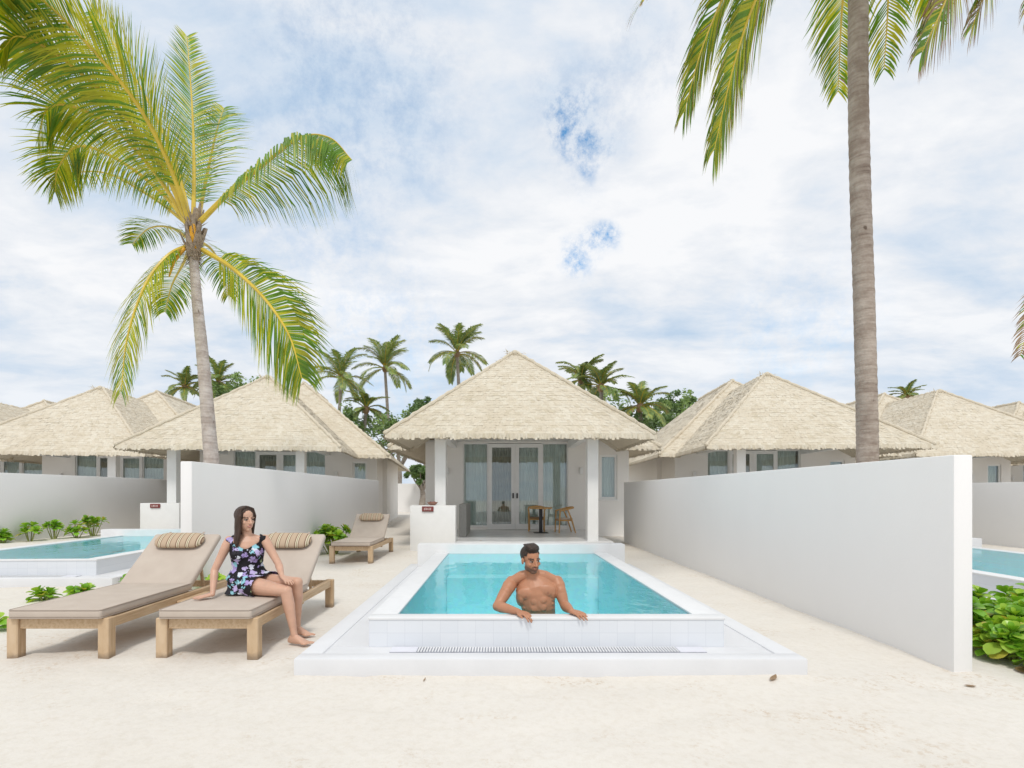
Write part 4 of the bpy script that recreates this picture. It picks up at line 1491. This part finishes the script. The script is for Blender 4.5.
def paint(me, heads):
    """own colours of lips, brows, eyes, stubble as a colour attribute; alpha = how much of it shows"""
    ca = me.color_attributes.new('tint', 'FLOAT_COLOR', 'POINT')
    vals = [0.0] * (4 * len(me.vertices))
    for M, s, st in heads:
        Mi = M.inverted()
        c = M.translation
        for i, v in enumerate(me.vertices):
            if (v.co - c).length > .19: continue
            p = Mi @ v.co
            x, y, z = abs(p.x), p.y, p.z
            col = None
            if y > .05:
                dx, dz = x - .031, z - .001
                if abs(dx) < .0138 and abs(dz) < .0050 * (1.2 - (dx / .0150) ** 2):
                    col = (.03, .018, .012, 1) if abs(dx) < .0074 else (.46, .40, .36, 1)
                elif abs(dx) < .018 and .0035 < dz < .0115 and y > .06:
                    col = (.05, .03, .022, .85)
                elif .012 < x < .052 and abs(z - (.0245 - .12 * abs(x - .034))) < (.0058 if st['male'] else .0042):
                    col = st['brow'] + (.9,)
                elif x < .025 and -.0735 < z < -.0505 and y > .070 and abs(z + .062) < .0115 * (1 - (x / .026) ** 2) + .001:
                    col = (st['mouth'] if abs(z + .0615) < .0022 else st['lip']) + (.8,)
            if col is None and st['male']:
                # close beard and moustache
                a = 0
                if z < -.030 and y > -.035:
                    jaw = sstep(-.028 - .35 * max(0, y - .03), -.052 - .35 * max(0, y - .03), z)
                    a = .80 * jaw
                    if y > .06 and x < .030 and z > -.05: a = max(a, .78 if z < -.042 else 0)
                    if x < .03 and y > .06 and -.050 > z > -.09: a = max(a, .55)
                    if z < -.095 and y < .034 - .5 * (z + .095): a = 0
                    if z < -.126: a = 0
                if a > 0: col = (.075, .048, .036, a)
            if col is None and not st['male']:
                pass
            if col:
                vals[4 * i:4 * i + 4] = col
    ca.data.foreach_set('color', vals)


def ls(a, b, t): return Vector(a).lerp(Vector(b), t)


# ---- the man leaning on the pool rim
a_floor = -.62
m = MB()
fwd = Vector((0, -1, 0))
X = Vector((1, 0, 0))
spine = [  # centre, half width, half depth
    ((.395, 4.66, -.02), .150, .110), ((.392, 4.66, .08), .165, .115), ((.388, 4.63, .19), .152, .103), ((.380, 4.580, .29), .146, .102), ((.365, 4.574, .385), .158, .110),
    ((.350, 4.585, .475), .178, .118), ((.336, 4.59, .545), .180, .110), ((.322, 4.595, .598), .142, .082), ((.314, 4.595, .632), .080, .066)]
secs = []
for i, (c, a, b_) in enumerate(spine):
    c = Vector(c)
    t = (Vector(spine[min(i + 1, len(spine) - 1)][0]) - Vector(spine[max(i - 1, 0)][0])).normalized()
    ff = (fwd - t * fwd.dot(t)).normalized()
    xx = ff.cross(t).normalized() * -1
    secs.append((c, xx * a, ff * b_))
m.loft(secs, 24)


def torso_pt(i, u, d_):
    c, xx, ff = secs[i]
    return Vector(c) + xx.normalized() * (u if xx.x > 0 else -u) + ff.normalized() * d_


cr = rot_to((0, -.97, .05), (0, .05, 1))
for sx in (-1, 1):
    m.ell(torso_pt(5, sx * .082, .078) + Vector((0, 0, .026)), (.096, .036, .062), cr, 16, 10)        # chest
    m.ell(torso_pt(5, sx * .145, .02), (.045, .085, .085), cr, 14, 9)                                 # side of the back
    for i, up in ((4, .046), (4, -.018), (3, .012), (2, .035)):
        m.ell(torso_pt(i, sx * .036, secs[i][2].length - .0112) + Vector((0, 0, up)), (.037, .0125, .033), cr, 14, 9)
    for k in range(3):
        m.ell(torso_pt(4, sx * (.122 - .006 * k), .055) + Vector((0, 0, .035 - .04 * k)), (.030, .017, .018), cr, 10, 7)
shR, shL = Vector((.118, 4.590, .570)), Vector((.545, 4.590, .574))
elR, elL = Vector((-.005, 4.405, .402)), Vector((.600, 4.495, .388))
wrR, wrL = Vector((.165, 4.245, .396)), Vector((.628, 4.272, .392))
for sh, el, wr in ((shR, elR, wrR), (shL, elL, wrL)):
    up = (el - sh).normalized()
    m.limb([ls(sh, el, -.05), ls(sh, el, .12), ls(sh, el, .32), ls(sh, el, .58), ls(sh, el, .85), el], [.058, .064, .057, .054, .045, .042], 16)
    m.limb([el, ls(el, wr, .22), ls(el, wr, .5), ls(el, wr, .82), wr], [.043, .048, .042, .031, .027], 16)
    m.ell(ls(sh, el, .42) + Vector((0, -.012, .006)), (.046, .046, .062), rot_to((0, -1, 0), -up), 14, 9)
    m.limb([(.316, 4.597, .662), ls((.316, 4.597, .636), sh, .5) + Vector((0, 0, .035)), sh + Vector((0, 0, .012))], [.048, .048, .046], 14)
    0 and m.limb([ls((.32, 4.528, .600), sh + Vector((0, -.04, 0)), .12), ls((.32, 4.528, .600), sh + Vector((0, -.03, 0)), .8)], [.010, .010], 10)      # collar bone
add_hand(m, wrR, (.78, -.60, -.12), (.06, -.12, 1), 1, 1.05, .20, .09, [.42, .45, .48, .50])
add_hand(m, wrL, (.62, -.78, -.10), (.0, -.10, 1), -1, 1.05, .26, .10)
hd = Vector((.296, 4.535, .797))
m.limb([(.320, 4.597, .60), (.313, 4.582, .665), (.302, 4.553, .742)], [.070, .060, .058], 18)
hR = rot_to((.42, -.90, -.12), (-.05, -.03, 1))
hM = add_head(m, hd, hR, 1.04, True)
# legs standing in the water
for sx, kx, fx_ in ((-1, .27, .25), (1, .52, .54)):
    hip = Vector((.392 + sx * .088, 4.67, .02)); kn = Vector((kx, 4.60, -.30)); an = Vector((fx_, 4.76, -.55))
    m.limb([hip, ls(hip, kn, .3), ls(hip, kn, .7), kn], [.092, .088, .068, .056], 16)
    m.limb([kn, ls(kn, an, .3), ls(kn, an, .7), an], [.054, .058, .043, .036], 14)
    add_foot(m, an, (.15 * sx, -1, 0), 1.1)
me = remeshed(m, .0042, 4, .5)
spots = [torso_pt(5, -.100, .100) + Vector((0, 0, .004)), torso_pt(5, .100, .100) + Vector((0, 0, .004))]
paint(me, [(hM, 1.04, dict(male=True, brow=(.03, .02, .015), lip=(.36, .15, .11), mouth=(.14, .05, .04)))])
for v in me.vertices:
    if min((v.co - q).length for q in spots) < .016:
        me.color_attributes['tint'].data[v.index].color = (.28, .115, .08, .45)
man = empty('person', (.39, 4.66, -.62))
tag(man, 'bare-chested man with short dark hair and beard leaning on the pool rim', 'person')
off = Vector(man.location)
me.transform(Matrix.Translation(-off))
link_mesh('body', me, MAT['skin_man'], man)
h = MB()
h.ell((0, -.018, .043), (.0815, .0995, .084), None, 20, 14, 0, hM)
h.ell((0, .012, .104), (.064, .074, .036), None, 18, 12, 0, hM)     # brushed-up volume on top
h.ell((.006, .052, .108), (.050, .034, .028), None, 16, 10, 0, hM)
for k in range(22):
    x = -.048 + .096 * k / 21
    j = rnd.uniform(-.004, .004)
    h.limb([(x, .066 - .25 * abs(x), .096), (x + .006, .070 - .3 * abs(x), .122 + j), (x + .010, .035, .141 + j - .25 * abs(x)), (x + .008, -.02, .134)], [.008, .009, .010, .008], 7, 0, True, hM)
hm = remeshed(h, .0045, 2, .5)
bm = bmesh.new(); bm.from_mesh(hm)
Mi = hM.inverted()


def bald(p):
    if p.z > .088 - .25 * max(0, -p.y) * 0: return False
    line = .074 if p.y > .045 else (.035 if p.y > .0 else -.045 - .3 * max(0, p.y + .02))
    if abs(p.x) > .055 and p.y > .012 and p.y < .045: line = .045
    if -.012 < p.y < .014 and abs(p.x) > .05: line = -.03
    return p.z < line


bmesh.ops.delete(bm, geom=[f for f in bm.faces if bald(Mi @ f.calc_center_median())], context='FACES')
bm.to_mesh(hm); bm.free()
hm.transform(Matrix.Translation(-off))
link_mesh('hair', hm, MAT['hair_dark'], man)
# swimming trunks
t = MB()
t.loft([(c, a * 1.07 + a.normalized() * .006, b_ * 1.07 + b_.normalized() * .006) for c, a, b_ in secs[:2]] + [(ls(secs[1][0], secs[2][0], .75), secs[2][1] * 1.08, secs[2][2] * 1.08)], 24)
for sx, kx in ((-1, .27), (1, .52)):
    hip = Vector((.392 + sx * .088, 4.67, .02)); kn = Vector((kx, 4.60, -.30))
    t.limb([hip, ls(hip, kn, .3), ls(hip, kn, .55)], [.106, .104, .100], 16, 0, False)
tm = remeshed(t, .006, 3)
tm.transform(Matrix.Translation(-off))
link_mesh('swim_trunks', tm, MAT['trunks'], man)


# ---- the woman on the lounger
a_floor = .012
CF = Vector((.33, -.94, 0)).normalized()          # chest direction
PF = Vector((.72, -.69, 0)).normalized()          # pelvis direction
hip = Vector((-2.445, 4.895, .0))
wsec = []
for (dx, dy, z, a, b_, tw) in [(0.0, 0.0, .445, .155, .120, 1), (.0, 0, .51, .178, .130, 1), (-.002, -.002, .585, .168, .118, .8), (-.004, -.006, .67, .128, .094, .5), (-.002, -.012, .745, .132, .098, .2),
                          (.0, -.02, .82, .146, .108, 0), (.002, -.024, .885, .150, .098, 0), (.004, -.026, .935, .142, .078, 0), (.004, -.026, .965, .090, .058, 0), (.003, -.024, .985, .050, .048, 0)]:
    ff = (CF * (1 - tw) + PF * tw).normalized()
    xx = Vector((-ff.y, ff.x, 0))
    wsec.append((hip + Vector((dx, dy, z)), xx * a, ff * b_))
sR, sL = Vector((-2.598, 4.825, .932)), Vector((-2.285, 4.905, .938))
eR, eL = Vector((-2.690, 4.745, .665)), Vector((-2.135, 4.860, .715))
wR_, wL_ = Vector((-2.640, 4.625, .462)), Vector((-2.030, 4.700, .618))
legs = [  # hip, knee, ankle, toe direction
    (Vector((-2.385, 4.800, .515)), Vector((-1.965, 4.640, .488)), Vector((-1.880, 4.610, .10)), Vector((.95, -.30, 0))),
    (Vector((-2.355, 4.955, .520)), Vector((-1.930, 4.800, .540)), Vector((-1.965, 4.900, .10)), Vector((.9, -.42, 0)))]


def woman_body(m, inf=0.0, dress=False):
    g = lambda v: v + v.normalized() * inf
    m.loft([(c, g(a), g(b_)) for c, a, b_ in wsec], 24)
    for s in (-1, 1):
        xx = Vector((-CF.y, CF.x, 0))
        m.ell(hip + Vector((0, -.02, .815)) + xx * .066 * s + CF * .078, (.060 + inf, .054 + inf, .060 + inf), None, 16, 10)
    for hp, kn, an, td in legs:
        if dress:
            m.limb([ls(hp, kn, -.1), ls(hp, kn, .12), ls(hp, kn, .30)], [.092 + inf, .092 + inf, .090 + inf * 1.5], 16, 0, False)
        else:
            m.limb([ls(hp, kn, -.1), ls(hp, kn, .15), ls(hp, kn, .45), ls(hp, kn, .8), kn], [.088, .086, .075, .058, .053], 16)
            m.limb([kn, ls(kn, an, .12), ls(kn, an, .32), ls(kn, an, .65), ls(kn, an, .92), an], [.052, .052, .053, .040, .030, .031], 16)
            add_foot(m, an, td, .98)


m = MB()
woman_body(m)
for sh, el, wr in ((sR, eR, wR_), (sL, eL, wL_)):
    m.limb([ls(sh, el, -.04), ls(sh, el, .15), ls(sh, el, .5), ls(sh, el, .85), el], [.044, .046, .040, .035, .034], 16)
    m.limb([el, ls(el, wr, .25), ls(el, wr, .6), wr], [.034, .036, .029, .021], 14)
    m.limb([(-2.441, 4.872, .985), ls((-2.441, 4.872, .968), sh, .55), sh + Vector((0, 0, .005))], [.036, .036, .036], 14)
add_hand(m, wR_, (-.72, -.62, -.10), (0, -.12, 1), 1, .95, .04, .13)
add_hand(m, wL_, (.80, -.52, -.30), (.25, -.15, 1), -1, .93, .22, .08)
m.limb([(-2.441, 4.872, .955), (-2.445, 4.866, 1.01), (-2.450, 4.858, 1.07)], [.052, .046, .047], 16)
whd = Vector((-2.452, 4.845, 1.148))
wRm = rot_to((.83, -.56, -.06), (-.05, -.02, 1))
wM = add_head(m, whd, wRm, 1.0, False)
me = remeshed(m, .0042, 4, .5)
paint(me, [(wM, 1.0, dict(male=False, brow=(.07, .04, .028), lip=(.50, .15, .13), mouth=(.55, .40, .36)))])
wo = empty('person', (-2.44, 4.88, .0))
tag(wo, 'woman with long brown hair in a black floral dress sitting on a sun lounger', 'person')
off = Vector(wo.location)
me.transform(Matrix.Translation(-off))
link_mesh('body', me, MAT['skin_woman'], wo)
# dress
m = MB()
woman_body(m, .010, True)
c = hip + Vector((0, 0, .0))
ruf = []
for z, a, b_, tw in [(.69, .137, .104, .5), (.655, .150, .116, .6), (.615, .178, .140, .7), (.575, .198, .158, .8), (.560, .186, .148, .8)]:
    ff = (CF * (1 - tw) + PF * tw).normalized(); xx = Vector((-ff.y, ff.x, 0))
    ruf.append((c + Vector((0, 0, z)), xx * a, ff * b_))
m.loft(ruf, 28)
# cloth lying over the tops of the thighs and spread on the seat
for hp, kn, an, td in legs:
    dv = (kn - hp).normalized(); sd_ = Vector((-dv.y, dv.x, 0)).normalized()
    m.loft([(ls(hp, kn, -.1), sd_ * .108, Vector((0, 0, .105))), (ls(hp, kn, .18), sd_ * .112, Vector((0, 0, .106))), (ls(hp, kn, .36), sd_ * .113, Vector((0, 0, .104)))], 20)
m.loft([(Vector((-2.46, 4.83, .437)), Vector((.15, .06, 0)), Vector((-.03, .10, 0))), (Vector((-2.45, 4.84, .50)), Vector((.14, .05, 0)), Vector((-.03, .10, 0)))], 20)
for s, sh in ((-1, sR), (1, sL)):                                  # shoulder straps with a short ruffle
    xx = Vector((-CF.y, CF.x, 0))
    m.limb([hip + Vector((0, -.025, .86)) + xx * .095 * s + CF * .075, ls((-2.441, 4.872, .965), sh, .72) + Vector((0, 0, .034)), hip + Vector((0, -.025, .86)) + xx * .10 * s - CF * .085], [.026, .024, .026], 12)
    m.ell(sh + Vector((0, 0, .012)) - xx * .012 * s, (.044, .050, .040))
dm = remeshed(m, .0055, 3, .5)
bm = bmesh.new(); bm.from_mesh(dm)
xx = Vector((-CF.y, CF.x, 0))


def bare(p):
    q = p - (hip + Vector((0, -.024, 0)))
    u = abs(q.dot(xx)); fwd_ = q.dot(CF)
    if p.z > .80:
        if fwd_ > -.02 and p.z > .868 + .62 * max(0, u - .02): return u < .115 and True
        if fwd_ <= -.02 and p.z > .91: return u < .085
        if u > .150 and p.z < .895: return p.z > .80 and u > .158
    for hp, kn, an, td in legs:
        dv = kn - hp
        if p.z < .64 and (p - hp).dot(dv) / dv.length_squared > .345: return True
    return False


bmesh.ops.delete(bm, geom=[f for f in bm.faces if bare(f.calc_center_median())], context='FACES')
bm.to_mesh(dm); bm.free()
for v in dm.vertices:                                              # small folds
    k = mn.noise(v.co * 22) * .0035 + mn.noise(Vector((v.co.x * 60, v.co.y * 60, v.co.z * 14))) * .0022
    v.co += v.normal * k
dm.transform(Matrix.Translation(-off))
link_mesh('dress', dm, MAT['floral'], wo)
# long hair
h = MB()
h.ell((0, -.022, .038), (.083, .098, .089), None, 22, 16, 0, wM)
rg = random.Random(5)
for k in range(90):
    a = math.pi * (-.11 + 1.11 * (k + rg.uniform(-.3, .3)) / 89)       # from one temple round the back to the other
    ca, sa = math.cos(a), math.sin(a)
    top = Vector((.012 * (1 if ca > 0 else -1), .035 - .05 * max(sa, 0), .120))
    hi_ = Vector((.064 * ca, .030 - .085 * max(sa, 0) - .02 * min(sa, 0), .098))
    mid = Vector((.086 * ca, .030 - .112 * sa, .030 + rg.uniform(-.01, .01)))
    fr = .5 + .5 * ca                                                  # one side falls in front of the shoulder
    low1 = Vector((.080 * ca + rg.uniform(-.006, .006), .016 - .105 * sa + rg.uniform(-.006, .006), -.075))
    lowz = -.215 - .04 * max(sa, 0) - .025 * fr + rg.uniform(-.035, .03)
    tip = Vector(((.078 + .030 * max(ca, 0)) * ca + rg.uniform(-.012, .012), -.012 + .045 * max(ca, 0) - .080 * sa + rg.uniform(-.010, .010), lowz))
    h.limb([top, hi_, mid, low1, ls(low1, tip, .6) + Vector((rg.uniform(-.006, .006), rg.uniform(-.006, .006), 0)), tip], [.010, .012, .012, .012, .010, .0035], 7, 0, True, wM)
hm = remeshed(h, .0048, 1, .5)
bm = bmesh.new(); bm.from_mesh(hm)
Mi = wM.inverted()


def face_open(p):
    return p.y > .026 and ((p.x + .010) / .058) ** 2 + ((p.z + .022) / .100) ** 2 < 1


bmesh.ops.delete(bm, geom=[f for f in bm.faces if face_open(Mi @ f.calc_center_median())], context='FACES')
bm.to_mesh(hm); bm.free()
hm.transform(Matrix.Translation(-off))
link_mesh('hair', hm, MAT['hair_brown'], wo)
